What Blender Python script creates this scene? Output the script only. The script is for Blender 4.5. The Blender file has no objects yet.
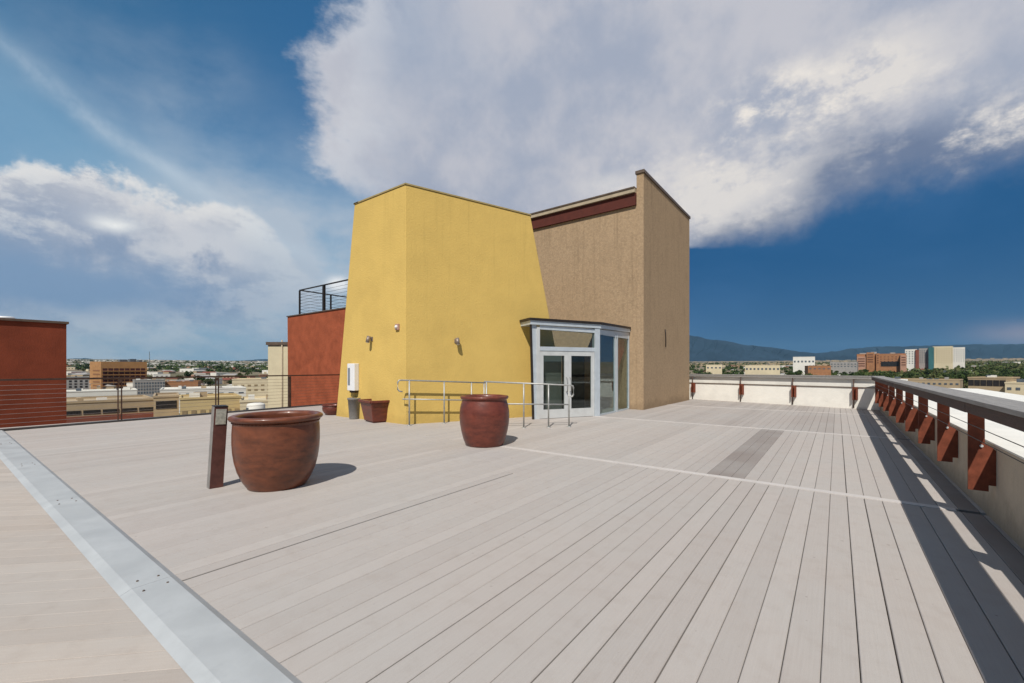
import bpy, bmesh, math, random
from mathutils import Vector, Matrix
R = math.radians
random.seed(7)
C = bpy.context.scene.collection
scn = bpy.context.scene
# ------------------------------------------------------------------ camera
F_PX, HOR, EYE = 430.0, 368.0, 1.5
YAW = math.atan(325 / 430)
cs, sn = math.cos(YAW), math.sin(YAW)
cam = bpy.data.cameras.new('camera')
cam.sensor_width = 36
cam.lens = F_PX / 1024 * 36
cam.shift_y = (HOR - 341.5) / 1024
cam.clip_start = 0.05
cam.clip_end = 120000
camo = bpy.data.objects.new('camera', cam)
C.objects.link(camo)
camo.location = (0, 0, EYE)
camo.rotation_euler = (R(90), 0, YAW)
scn.camera = camo
scn.view_settings.view_transform = 'Standard'
scn.view_settings.look = 'None'
scn.view_settings.exposure = 0.0
scn.view_settings.gamma = 1.0
scn.cycles.max_bounces = 6
scn.cycles.volume_bounces = 0
# ------------------------------------------------------------------ sun
SUNV = Vector((-0.33, 0.78, -1.0)).normalized()          # direction the light travels
sl = bpy.data.lights.new('sun', 'SUN')
sl.energy = 4.5
sl.angle = R(0.5)
sl.color = (1.0, 0.95, 0.87)
so = bpy.data.objects.new('sun', sl)
C.objects.link(so)
so.rotation_euler = SUNV.to_track_quat('-Z', 'Y').to_euler()
so.location = (5, -10, 30)
# ------------------------------------------------------------------ node helpers
class NB:
    """tiny expression builder on a node tree"""
    def __init__(s, nt): s.nt = nt
    def n(s, t, **k):
        x = s.nt.nodes.new(t)
        for a, b in k.items(): setattr(x, a, b)
        return x
    def put(s, sock, v):
        if isinstance(v, E): v = v.s
        if isinstance(v, bpy.types.NodeSocket): s.nt.links.new(v, sock)
        elif v is not None: sock.default_value = v
    def m(s, op, *a, clamp=False):
        x = s.n('ShaderNodeMath', operation=op); x.use_clamp = clamp
        for i, v in enumerate(a): s.put(x.inputs[i], v)
        return E(s, x.outputs[0])
    def vm(s, op, *a, out=0):
        x = s.n('ShaderNodeVectorMath', operation=op)
        for i, v in enumerate(a): s.put(x.inputs[i], v)
        return E(s, x.outputs[out])
    def smooth(s, v, a, b):
        x = s.n('ShaderNodeMapRange', interpolation_type='SMOOTHSTEP')
        s.put(x.inputs[0], v); x.inputs[1].default_value = a; x.inputs[2].default_value = b
        return E(s, x.outputs[0])
    def noise(s, vec, scale, detail=6, rough=.55, dist=0, col=False):
        x = s.n('ShaderNodeTexNoise')
        if vec is not None: s.put(x.inputs['Vector'], vec)
        x.inputs['Scale'].default_value = scale; x.inputs['Detail'].default_value = detail
        x.inputs['Roughness'].default_value = rough; x.inputs['Distortion'].default_value = dist
        return E(s, x.outputs['Color' if col else 'Fac'])
    def mix(s, f, a, b, blend='MIX'):
        x = s.n('ShaderNodeMix', data_type='RGBA', blend_type=blend)
        s.put(x.inputs[0], f); s.put(x.inputs[6], c4(a)); s.put(x.inputs[7], c4(b))
        return E(s, x.outputs[2])
    def curve(s, v, pts, lo, hi, ylo, yhi):
        x = s.n('ShaderNodeFloatCurve')
        cm = x.mapping; cu = cm.curves[0]
        q = [((a - lo) / (hi - lo), (b - ylo) / (yhi - ylo)) for a, b in pts]
        while len(cu.points) < len(q): cu.points.new(.5, .5)
        for p, (a, b) in zip(cu.points, q): p.location = (a, b)
        cm.update()
        t = (v - lo) / (hi - lo)
        s.put(x.inputs['Value'], s.m('MINIMUM', s.m('MAXIMUM', t, 0.0), 1.0))
        return E(s, x.outputs[0]) * (yhi - ylo) + ylo
class E:
    def __init__(s, b, k): s.b, s.s = b, k
    def __add__(s, o): return s.b.m('ADD', s, o)
    __radd__ = __add__
    def __mul__(s, o): return s.b.m('MULTIPLY', s, o)
    __rmul__ = __mul__
    def __sub__(s, o): return s.b.m('SUBTRACT', s, o)
    def __rsub__(s, o): return s.b.m('SUBTRACT', o, s)
    def __truediv__(s, o): return s.b.m('DIVIDE', s, o)
    def __neg__(s): return s.b.m('MULTIPLY', s, -1.0)
def c4(c):
    return (*c, 1.0) if isinstance(c, (tuple, list)) and len(c) == 3 else c
def lin(r, g, b):
    f = lambda u: (u / 255 / 12.92) if u <= 10 else ((u / 255 + .055) / 1.055) ** 2.4
    return (f(r), f(g), f(b))
# ------------------------------------------------------------------ sky (Sky Texture + clouds placed by azimuth and elevation)
def AE(px, py):
    az = math.atan((px - 512) / 430)
    return math.degrees(az), math.degrees(math.atan((368 - py) / 430 * math.cos(az)))
world = bpy.data.worlds.new('World')
scn.world = world
world.use_nodes = True
wn = world.node_tree
wn.nodes.clear()
b = NB(wn)
tc = b.n('ShaderNodeTexCoord')
D = E(b, tc.outputs['Generated'])
sx = b.n('ShaderNodeSeparateXYZ'); b.put(sx.inputs[0], D)
dx, dy, dz = (E(b, sx.outputs[i]) for i in range(3))
fw = dx * (-sn) + dy * cs
rt = dx * cs + dy * sn
u = b.m('ARCTAN2', rt, fw) * 57.29578
v = b.m('ARCSINE', dz) * 57.29578
sky = b.n('ShaderNodeTexSky', sky_type='NISHITA')
sky.sun_disc = False
sky.sun_elevation = R(49.5)
sky.sun_rotation = math.atan2(.33, -.78)
sky.altitude = 1500
sky.dust_density = .4
SKY = E(b, sky.outputs[0])
nA = b.noise(D, 2.4, 5, .5)
nB = b.noise(b.vm('ADD', D, (3.1, 1.7, 5.2)), 5.0, 10, .60)
stv = b.vm('MULTIPLY', D, (1.0, 1.0, 2.2))
nC = b.noise(stv, 2.6, 8, .55, .25)
nD = b.noise(b.vm('ADD', stv, (7.0, 2.0, 1.0)), 13.0, 9, .66)
nF = b.noise(b.vm('ADD', D, (1.0, 8.0, 3.0)), 9.0, 10, .64)
puff = 1.0 - b.m('ABSOLUTE', nB * 2.0 - 1.0) * 2.2          # billowed
puf2 = 1.0 - b.m('ABSOLUTE', nF * 2.0 - 1.0) * 2.2
wa = (nA - .5) * 22 + (nB - .5) * 12
wc = (nB - .5) * 14 + (nD - .5) * 7
def gauss(px, py, ru, rv, wn_=0.0):
    a, e = AE(px, py)
    du = (u - a + wa * wn_) / ru
    dv = (v - e + wc * wn_) / rv
    return b.m('EXPONENT', (du * du + dv * dv) * -1.0)
S = 10.0                                                  # background strength is 0.1
def K(r, g, bl, k=1.0): return tuple(S * k * q for q in lin(r, g, bl))
def mn(x): return b.m('MINIMUM', x, 1.0)
# clear blue: the sky texture itself, tinted towards the photograph's blue
clear = b.mix(1.0, SKY, (0.42, 0.98, 1.10), 'MULTIPLY')
clear = b.mix(b.smooth(u, -52, -20) * .35, clear, K(36, 98, 158))
clear = b.mix(b.smooth(v, 30, 12) * .5, clear, K(92, 148, 192))
hz = b.smooth(v, 26, 5)
base = b.mix(hz * .9, clear, K(158, 186, 204))
# milky veil between the two clouds
veil = gauss(300, 300, 21, 12, .4) * 1.5 + gauss(250, 240, 16, 6, .6) * .45 + gauss(60, 60, 10, 8, .8) * .22 + gauss(210, 75, 6, 4, .9) * .25
base = b.mix(mn(veil * b.smooth(nC + (nB - .5) * .5, .25, .7) * 1.25), base, K(180, 192, 206))
# thin streak of high cloud
a0, e0 = AE(0, 52); a1, e1 = AE(262, 230)
sl_ = (e1 - e0) / (a1 - a0)
dist = (v - e0 - (u - a0) * sl_) + (nA - .5) * 8 + (nB - .5) * 2.5
streak = b.m('EXPONENT', (dist / .95) * (dist / .95) * -1.0) * b.smooth(u, -62, -44) * b.smooth(u, -18, -32) * b.smooth(nF, .25, .65)
base = b.mix(streak * .7, base, K(196, 208, 220))
st2 = b.m('EXPONENT', ((dist + 3.4) / 4.0) * ((dist + 3.4) / 4.0) * -1.0) * b.smooth(u, -22, -42) * .42
base = b.mix(st2, base, K(140, 176, 202))
# storm-dark sky low on the right
storm = b.mix(b.smooth(v, 13, 1), K(27, 84, 134), K(54, 98, 142))
storm = b.mix(b.smooth(nC, .42, .7) * .4, storm, K(62, 108, 158))
storm = b.mix(gauss(1030, 334, 3.5, .9, .12) * .55, storm, K(190, 170, 175))
base = b.mix(b.smooth(u, 8, 22), base, storm)
# heaped cloud low on the left
topc = b.curve(u, [AE(-160, 158), AE(0, 158), AE(60, 163), AE(120, 178), AE(180, 198), AE(240, 214), AE(268, 236), AE(290, 262), AE(330, 300), AE(380, 330)], -70, -18, -5, 40)
q = topc - v + (nB - .5) * 10 + (nF - .5) * 5 + (nD - .5) * 3
m3 = b.smooth(q, -.3, 1.3) * b.smooth(u + (nB - .5) * 8, -20, -37)
lit = b.smooth(q + (puff - .4) * 3.5 + (nA - .5) * 10, 8.0, 1.0)
c3 = b.mix(lit, K(146, 160, 184), K(224, 222, 222))
c3 = b.mix(b.smooth(nF * .6 + nD * .4, .45, .58) * .6, c3, K(238, 236, 232))
c3 = b.mix(b.smooth(nD, .5, .36) * .40, c3, K(150, 160, 180))
c3 = b.mix(gauss(118, 224, 1.6, .7, .15), c3, K(250, 250, 246))
c3 = b.mix(mn(gauss(60, 285, 17, 3.4, .35) * 1.1), c3, K(128, 154, 186))
c3 = b.mix(mn(gauss(215, 250, 8, 2.4, .5) * b.smooth(puf2, .2, .9) * 1.2), c3, K(206, 208, 214))
c3 = b.mix(b.smooth(v + (nC - .5) * 8, 7.5, 2.0), c3, b.mix(b.smooth(nC + (nD - .5) * .5, .38, .62), K(152, 181, 202), K(190, 202, 212)))
base = b.mix(m3, base, c3)
# big grey-white sheet overhead and to the right
uL = b.curve(v, [(AE(345, 200)[1], AE(356, 200)[0]), (AE(310, 150)[1], AE(306, 150)[0]), (AE(322, 110)[1], AE(326, 110)[0]), (AE(312, 60)[1], AE(314, 60)[0]),
                 (AE(338, 0)[1], AE(342, 0)[0]), (60, -30), (90, -35)], 10, 90, -45, 0)
vB = b.curve(u, [AE(240, 195), AE(345, 196), AE(420, 225), AE(520, 290), AE(640, 300), AE(700, 240), AE(780, 226), AE(860, 206), AE(940, 188), AE(1024, 176), (80, 22), (120, 24)], -35, 120, 0, 60)
side = u - uL + (nA - .5) * 9 + (nB - .5) * 12 + (nD - .5) * 7
low = v - vB + (nB - .5) * 10 + (nF - .5) * 6 + (nA - .5) * 5
m1 = b.smooth(side, -.8, 3.6) * b.smooth(low, -2.2, 2.4)
c1 = b.mix(b.smooth(nA + (nB - .5) * .9 + (nF - .5) * .3, .34, .64), K(164, 172, 190), K(196, 196, 204))
c1 = b.mix(b.smooth(side, 13, 1) * b.smooth(puff, .2, .9) * .75, c1, K(214, 215, 220))
c1 = b.mix(gauss(430, 40, 9, 7, .7) * .45, c1, K(150, 166, 190))
brt = gauss(735, 175, 7, 4.0, .3) + gauss(765, 92, 4.5, 2.2, .3) + gauss(830, 90, 7, 2.6, .3) + gauss(880, 66, 4.0, 2.4, .25) + gauss(1000, 122, 7, 2.6, .2) * .9 + gauss(640, 165, 6, 3, .4) * .5 + gauss(700, 205, 4, 2.4, .3) * .7
brt = mn(brt * b.smooth(nB * .6 + nF * .4 + (nD - .5) * .35, .42, .58) * 1.15)
drk = gauss(900, 158, 8, 2.6, .3) + gauss(985, 178, 12, 2.6, .2) + gauss(850, 150, 4, 3.5, .35) * .7 + gauss(760, 228, 7, 1.8, .25) * .9 + b.smooth(low, 6.5, -1.0) * b.smooth(u, 18, 30) * .85
c1 = b.mix(mn(drk * (.75 + (nB - .5) * 1.4)), c1, K(112, 126, 154))
c1 = b.mix(brt, c1, K(226, 221, 217))
c1 = b.mix(mn(brt * b.smooth(nF * .6 + nD * .4, .50, .64) * .8), c1, K(246, 238, 228))
c1 = b.mix(b.smooth(v, 46, 62), c1, K(110, 120, 140))
base = b.mix(m1, base, c1)
base = b.mix(mn(gauss(338, 284, 1.2, .8, .10) * b.smooth(puf2, .0, .6) * 1.3), base, K(240, 242, 244))
base = b.mix(gauss(612, 184, 4, 1.2, .15) * .5, base, K(230, 226, 222))
base = b.mix(b.smooth(b.m('ABSOLUTE', u), 75, 120) * .8, base, K(88, 112, 142))
base = b.mix(b.smooth(v, -.2, -3), base, K(120, 110, 98))
bg = b.n('ShaderNodeBackground')
bg.inputs['Strength'].default_value = 0.1
b.put(bg.inputs['Color'], base)
wo = b.n('ShaderNodeOutputWorld')
wn.links.new(bg.outputs[0], wo.inputs[0])
# ------------------------------------------------------------------ positions
def cw(cx, cz, z=0.0): return Vector((cs * cx - sn * cz, sn * cx + cs * cz, z))
def P(px, py, z=0.0):
    cz = (EYE - z) * F_PX / (py - HOR)
    return cw((px - 512) / F_PX * cz, cz, z)
def A(px, cz, z=0.0): return cw((px - 512) / F_PX * cz, cz, z)
def ZY(py, cz): return EYE + (HOR - py) * cz / F_PX
XD, YD = Vector((1, 0, 0)), Vector((0, 1, 0))
# ------------------------------------------------------------------ materials
MATS = {}
def mat(name, col, rough=.7, var=.12, scale=3.0, bump=0.0, bscale=60.0, metal=0.0, col2=None, spec=.4, dirt=0.0, coat=0.0, vec='Object', stretch=None, streak=0.0):
    if name in MATS: return MATS[name]
    m = bpy.data.materials.new(name); m.use_nodes = True
    nt = m.node_tree; nb = NB(nt)
    bs = nt.nodes['Principled BSDF']
    t = nb.n('ShaderNodeTexCoord')
    V = E(nb, t.outputs[vec])
    if stretch: V = nb.vm('MULTIPLY', V, stretch)
    n1 = nb.noise(V, scale, 8, .62, .2)
    n2 = nb.noise(nb.vm('ADD', V, (5, 3, 9)), scale * .23, 4, .5)
    c2 = col2 or tuple(max(0, x * (1 - 2.2 * var)) for x in col)
    hi = tuple(min(1, x * (1 + var)) for x in col)
    cc = nb.mix(nb.smooth(n1, .25, .75), c2, hi)
    cc = nb.mix(nb.smooth(n2, .3, .7) * .45, cc, col)
    if dirt:
        cc = nb.mix(nb.smooth(nb.noise(nb.vm('MULTIPLY', V, (1.4, 1.4, .35)), 1.6, 6, .7), .52, .8) * dirt, cc, tuple(x * .55 for x in col))
    if streak:
        g_ = nb.n('ShaderNodeSeparateXYZ'); nb.put(g_.inputs[0], E(nb, t.outputs['Object'])); zz_ = E(nb, g_.outputs[2])
        s1 = nb.noise(nb.vm('MULTIPLY', V, (7, 7, .22)), 1.0, 6, .65)
        cc = nb.mix(nb.smooth(s1, .52, .72) * nb.smooth(zz_ + (s1 - .5) * 8, 2.5, 7.0) * streak, cc, tuple(x * .55 for x in col))
        s2 = nb.noise(nb.vm('ADD', V, (2, 7, 4)), 3.0, 6, .7)
        cc = nb.mix(nb.smooth(zz_ + (s2 - .5) * .9, .38, .02) * streak * 1.6, cc, tuple(x * .62 for x in col))
        s3 = nb.noise(nb.vm('ADD', V, (12, 3, 8)), .55, 7, .7)
        cc = nb.mix(nb.smooth(s3, .5, .72) * streak * .8, cc, tuple(x * .78 for x in col))
    nb.put(bs.inputs['Base Color'], cc)
    nb.put(bs.inputs['Roughness'], nb.m('ADD', nb.smooth(n1, .2, .8) * .15, rough - .07))
    bs.inputs['Metallic'].default_value = metal
    bs.inputs['Specular IOR Level'].default_value = spec
    if coat: bs.inputs['Coat Weight'].default_value = coat; bs.inputs['Coat Roughness'].default_value = .15
    if bump:
        bp = nb.n('ShaderNodeBump'); bp.inputs['Strength'].default_value = bump; bp.inputs['Distance'].default_value = .02
        nb.put(bp.inputs['Height'], nb.noise(V, bscale, 5, .6))
        nt.links.new(bp.outputs[0], bs.inputs['Normal'])
    MATS[name] = m
    return m
M_YEL = mat('yellow_stucco', (.66, .455, .135), .9, .04, 1.4, .45, 26, spec=.15, dirt=.10, streak=.28)
M_TAN = mat('tan_stucco', (.43, .305, .19), .92, .12, 14.0, .7, 30, spec=.1, dirt=.5, streak=.5)
M_RED = mat('red_stucco', (.255, .062, .032), .9, .12, 1.2, .4, 30, spec=.15, dirt=.2)
M_REDL = mat('orange_red_stucco', (.36, .095, .045), .9, .14, 2.0, .5, 20, spec=.15, dirt=.15)
M_CREAM = mat('cream_stucco', (.66, .58, .40), .9, .06, 1.0, spec=.15)
M_MAR = mat('maroon_band', (.105, .030, .022), .8, .1, 4, spec=.2)
M_COP = mat('dark_metal_coping', (.16, .115, .085), .5, .15, 6, metal=.3)
M_TCOP = mat('tan_coping', (.44, .36, .25), .7, .1, 6)
M_DARK = mat('dark_bronze', (.035, .027, .024), .45, .2, 8, metal=.3)
M_ALU = mat('painted_aluminium', (.55, .60, .64), .42, .05, 5, metal=.25)
M_ALUW = mat('pale_aluminium', (.62, .63, .62), .4, .05, 5, metal=.2)
M_GALV = mat('galvanised_pipe', (.42, .42, .40), .45, .12, 14, metal=.4)
M_POST = mat('brown_steel_post', (.085, .048, .034), .55, .25, 12, metal=.2)
M_CABLE = mat('steel_cable', (.42, .36, .32), .35, .1, 20, metal=.6)
M_FIN = mat('red_brown_painted_steel', (.20, .056, .030), .7, .2, 9, spec=.2, dirt=.3)
M_BEAM = mat('weathered_brown_timber', (.07, .042, .036), .75, .3, 6, .3, 40, stretch=(6, .6, 6))
M_CAP = mat('grey_rail_cap', (.30, .285, .27), .75, .14, 5, .3, 40, stretch=(6, .6, 6))
M_WHITE = mat('white_roof_membrane', (.80, .78, .72), .75, .05, 2.0, .15, 12, dirt=.12)
M_WHW = mat('white_parapet_stucco', (.86, .83, .76), .85, .04, 2.2, .4, 14, dirt=.1, streak=.12)
M_BEI = mat('beige_parapet_render', (.52, .44, .34), .88, .12, 1.6, .5, 14, dirt=.45, streak=.5)
M_PLATE = mat('pale_aluminium_cover_plate', (.43, .445, .45), .6, .08, 2.2, .05, 8, metal=.0, dirt=.3)
M_STRIP = mat('pale_cover_strip', (.56, .52, .49), .6, .05, 3)
M_BRTRIM = mat('dark_edge_channel', (.05, .045, .042), .6, .2, 6)
M_CONC = mat('concrete', (.42, .39, .35), .85, .12, 2.0, .3, 30)
M_BIN = mat('grey_bin_plastic', (.20, .19, .18), .6, .1, 6)
M_WPL = mat('white_enamel', (.8, .8, .8), .35, .03, 4)
M_LAMP = mat('lamp_housing_metal', (.30, .24, .20), .45, .15, 12, metal=.4)
M_GLZ = mat('glass_lens', (.55, .53, .48), .2, .05, 12)
M_INT = mat('dim_interior_plaster', (.20, .19, .17), .9, .1, 1)
M_SOIL = mat('dry_soil', (.16, .10, .07), .95, .3, 14, .8, 40)
def glaze(name, col, col2):
    m = mat(name, col, .42, .3, 5.5, .10, 22, col2=col2, spec=.4, coat=.18, stretch=(1, 1, 2.2), dirt=.35)
    return m
M_POT = glaze('ox_blood_glazed_clay', (.165, .050, .022), (.07, .024, .013))
M_POT2 = glaze('dark_red_glazed_clay', (.155, .037, .022), (.075, .02, .014))
def glass():
    m = bpy.data.materials.new('window_glass'); m.use_nodes = True
    nt = m.node_tree; nt.nodes.remove(nt.nodes['Principled BSDF'])
    o = nt.nodes['Material Output']
    tr = nt.nodes.new('ShaderNodeBsdfTransparent'); tr.inputs[0].default_value = (.80, .86, .84, 1)
    gl = nt.nodes.new('ShaderNodeBsdfGlossy'); gl.inputs['Roughness'].default_value = .015; gl.inputs[0].default_value = (.9, .95, 1, 1)
    fr = nt.nodes.new('ShaderNodeFresnel'); fr.inputs[0].default_value = 1.5
    ma = nt.nodes.new('ShaderNodeMath'); ma.operation = 'MULTIPLY_ADD'; ma.inputs[1].default_value = .35; ma.inputs[2].default_value = .02
    mx = nt.nodes.new('ShaderNodeMixShader')
    nt.links.new(fr.outputs[0], ma.inputs[0]); nt.links.new(ma.outputs[0], mx.inputs[0])
    nt.links.new(tr.outputs[0], mx.inputs[1]); nt.links.new(gl.outputs[0], mx.inputs[2]); nt.links.new(mx.outputs[0], o.inputs[0])
    return m
M_GLASS = glass()
# ------------------------------------------------------------------ mesh helpers
def quadbox(bm, p, z0, z1, p2=None):
    """prism on a plan polygon p (list of xy); p2 an optional other polygon for the top; z may be lists"""
    n = len(p); p2 = p2 or p
    zz0 = z0 if isinstance(z0, (list, tuple)) else [z0] * n
    zz1 = z1 if isinstance(z1, (list, tuple)) else [z1] * n
    lo = [bm.verts.new((a[0], a[1], z)) for a, z in zip(p, zz0)]
    hi = [bm.verts.new((a[0], a[1], z)) for a, z in zip(p2, zz1)]
    fs = [bm.faces.new(lo[::-1]), bm.faces.new(hi)]
    for i in range(n): fs.append(bm.faces.new((lo[i], lo[(i + 1) % n], hi[(i + 1) % n], hi[i])))
    bmesh.ops.recalc_face_normals(bm, faces=fs)
    return fs
def box(bm, x0, x1, y0, y1, z0, z1): return quadbox(bm, [(x0, y0), (x1, y0), (x1, y1), (x0, y1)], z0, z1)
def bar(bm, a, c, w, d, z0=None, up=Vector((0, 0, 1))):
    """rectangular bar from a to c, width w (sideways), depth d (along up)"""
    a, c = Vector(a), Vector(c); t = (c - a).normalized()
    s = t.cross(up)
    if s.length < 1e-4: s = t.cross(Vector((1, 0, 0)))
    s.normalize(); q = s.cross(t).normalized()
    vs = [[bm.verts.new(o + s * (i * w / 2) + q * (j * d / 2)) for i, j in ((-1, -1), (1, -1), (1, 1), (-1, 1))] for o in (a, c)]
    fs = [bm.faces.new(vs[0][::-1]), bm.faces.new(vs[1])]
    for i in range(4): fs.append(bm.faces.new((vs[0][i], vs[0][(i + 1) % 4], vs[1][(i + 1) % 4], vs[1][i])))
    bmesh.ops.recalc_face_normals(bm, faces=fs)
def tube(bm, pts, r, seg=8):
    pts = [Vector(p) for p in pts]; rings = []
    for i, p in enumerate(pts):
        t = (pts[min(i + 1, len(pts) - 1)] - pts[max(i - 1, 0)]).normalized()
        s = t.cross(Vector((0, 0, 1)))
        if s.length < .05: s = t.cross(Vector((1, 0, 0)))
        s.normalize(); q = s.cross(t)
        rings.append([bm.verts.new(p + (s * math.cos(k * 2 * math.pi / seg) + q * math.sin(k * 2 * math.pi / seg)) * r) for k in range(seg)])
    fs = [bm.faces.new(rings[0][::-1]), bm.faces.new(rings[-1])]
    for a, c in zip(rings, rings[1:]):
        for k in range(seg): fs.append(bm.faces.new((a[k], a[(k + 1) % seg], c[(k + 1) % seg], c[k])))
    bmesh.ops.recalc_face_normals(bm, faces=fs)
    for f in fs[2:]: f.smooth = True
def lathe(bm, prof, seg=48, wob=0.0):
    rings = []
    for r, z in prof:
        rings.append([bm.verts.new((r * (1 + wob * math.sin(2 * t + z * 5) + wob * .6 * math.sin(5 * t + 1 + 9 * z)) * math.cos(t), r * math.sin(t), z)) for t in [k * 2 * math.pi / seg for k in range(seg)]])
    fs = [bm.faces.new(rings[0][::-1]), bm.faces.new(rings[-1])]
    for a, c in zip(rings, rings[1:]):
        for k in range(seg):
            f = bm.faces.new((a[k], a[(k + 1) % seg], c[(k + 1) % seg], c[k])); f.smooth = True; fs.append(f)
    bmesh.ops.recalc_face_normals(bm, faces=fs)
def obj(name, bm, m, parent=None, bev=0.0):
    me = bpy.data.meshes.new(name); bm.to_mesh(me); bm.free()
    o = bpy.data.objects.new(name, me); C.objects.link(o)
    if m: me.materials.append(m)
    if parent:
        o.parent = parent
        o.matrix_parent_inverse = (Matrix.Translation(parent.location) @ parent.rotation_euler.to_matrix().to_4x4()).inverted() if parent.get('_w') else Matrix()
    if bev:
        md = o.modifiers.new('bevel', 'BEVEL'); md.width = bev; md.segments = 2; md.limit_method = 'ANGLE'
    return o
def tag(o, label=None, cat=None, group=None, kind=None):
    if label: o['label'] = label
    if cat: o['category'] = cat
    if group: o['group'] = group
    if kind: o['kind'] = kind
    return o
def thing(name, label, cat, loc=(0, 0, 0), rz=0.0, group=None, world_parts=False):
    """Empty at the thing's base. world_parts: children are given in world coordinates"""
    o = bpy.data.objects.new(name, None); C.objects.link(o)
    o.location = loc; o.rotation_euler = (0, 0, rz)
    if world_parts: o['_w'] = 1
    o.empty_display_size = .2
    return tag(o, label, cat, group)
def dup(root, loc, rz=0, label=None, group=None, scale=1.0):
    r = root.copy(); C.objects.link(r); r.location = loc; r.rotation_euler = (0, 0, rz)
    r.scale = (scale,) * 3 if not isinstance(scale, tuple) else scale
    if label: r['label'] = label
    if group: r['group'] = group
    for ch in list(root.children):
        c = ch.copy(); C.objects.link(c); c.parent = r
        for g in ch.children:
            d = g.copy(); C.objects.link(d); d.parent = c
    return r
B = bmesh.new
# ================================================================== DECK
PITCH = .157
X0 = .565                                                 # one board joint
def deck_mat(nm='weathered_composite_boards', hi=(.50, .455, .42)):
    m = bpy.data.materials.new(nm); m.use_nodes = True
    nt = m.node_tree; nb = NB(nt); bs = nt.nodes['Principled BSDF']
    at = nb.n('ShaderNodeAttribute', attribute_name='tone'); T = E(nb, at.outputs['Fac'])
    al = nb.n('ShaderNodeAttribute', attribute_name='along'); AL = E(nb, al.outputs['Vector'])
    t = nb.n('ShaderNodeTexCoord'); V = E(nb, t.outputs['Object'])
    grain = nb.noise(nb.vm('MULTIPLY', AL, (2.2, 90, 1)), 1.0, 6, .7)
    spk = nb.noise(V, 230, 3, .7)
    big = nb.noise(V, .55, 5, .6)
    med = nb.noise(V, 5.5, 6, .65)
    c = nb.mix(T, (.135, .105, .095), hi)
    c = nb.mix(nb.smooth(big, .35, .68) * .36, c, (.44, .43, .41))
    c = nb.mix(nb.smooth(med, .45, .8) * .22, c, (.30, .24, .20))
    c = nb.mix(nb.smooth(grain, .3, .75) * .20, c, nb.mix(1.0, c, (.72, .68, .66), 'MULTIPLY'))
    c = nb.mix(nb.smooth(spk, .45, .75) * .5, c, nb.mix(1.0, c, (.74, .72, .71), 'MULTIPLY'))
    st = nb.noise(nb.vm('ADD', V, (11, 4, 0)), 16, 2, .5)
    c = nb.mix(nb.smooth(st, .74, .79) * .5, c, (.16, .12, .10))
    nb.put(bs.inputs['Base Color'], c)
    bs.inputs['Roughness'].default_value = .78
    bs.inputs['Specular IOR Level'].default_value = .25
    bp = nb.n('ShaderNodeBump'); bp.inputs['Strength'].default_value = .35; bp.inputs['Distance'].default_value = .004
    nb.put(bp.inputs['Height'], grain + spk * .5)
    nt.links.new(bp.outputs[0], bs.inputs['Normal'])
    return m
M_DECK = deck_mat()
M_DECK2 = deck_mat('tan_composite_boards', (.53, .465, .405))
def board(bm, lt, la, o, t, n, L, W, tone, zoff=0.0):
    """one board: origin o, direction t, sideways n; small rounded edges"""
    ch = .004; th = .03
    prof = [(0, -th), (0, -ch), (ch, 0), (W - ch, 0), (W, -ch), (W, -th)]
    seed = random.uniform(0, 50)
    rings = []
    for s in (0, L):
        rings.append([bm.verts.new(Vector((o[0], o[1], 0)) + t * s + n * a + Vector((0, 0, h + zoff))) for a, h in prof])
    sc = [[(s + seed, a + seed * .3, 0) for a, h in prof] for s in (0, L)]
    fl = [bm.faces.new((rings[0][i], rings[0][i + 1], rings[1][i + 1], rings[1][i])) for i in range(5)]
    fl += [bm.faces.new(rings[0]), bm.faces.new(rings[1][::-1])]
    m_ = {}
    for k in (0, 1):
        for i in range(6): m_[rings[k][i]] = sc[k][i]
    for f in fl:
        for l in f.loops: l[la] = m_[l.vert]; l[lt] = (tone, tone, tone, 1)
    return fl
def deck_mesh(name, fill):
    bm = B()
    lt = bm.loops.layers.float_color.new('tone'); la = bm.loops.layers.float_vector.new('along') if hasattr(bm.loops.layers, 'float_vector') else None
    fill(bm, lt, la)
    bmesh.ops.recalc_face_normals(bm, faces=bm.faces[:])
    o = obj(name, bm, M_DECK)
    tag(o, kind='structure')
    return o
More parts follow.
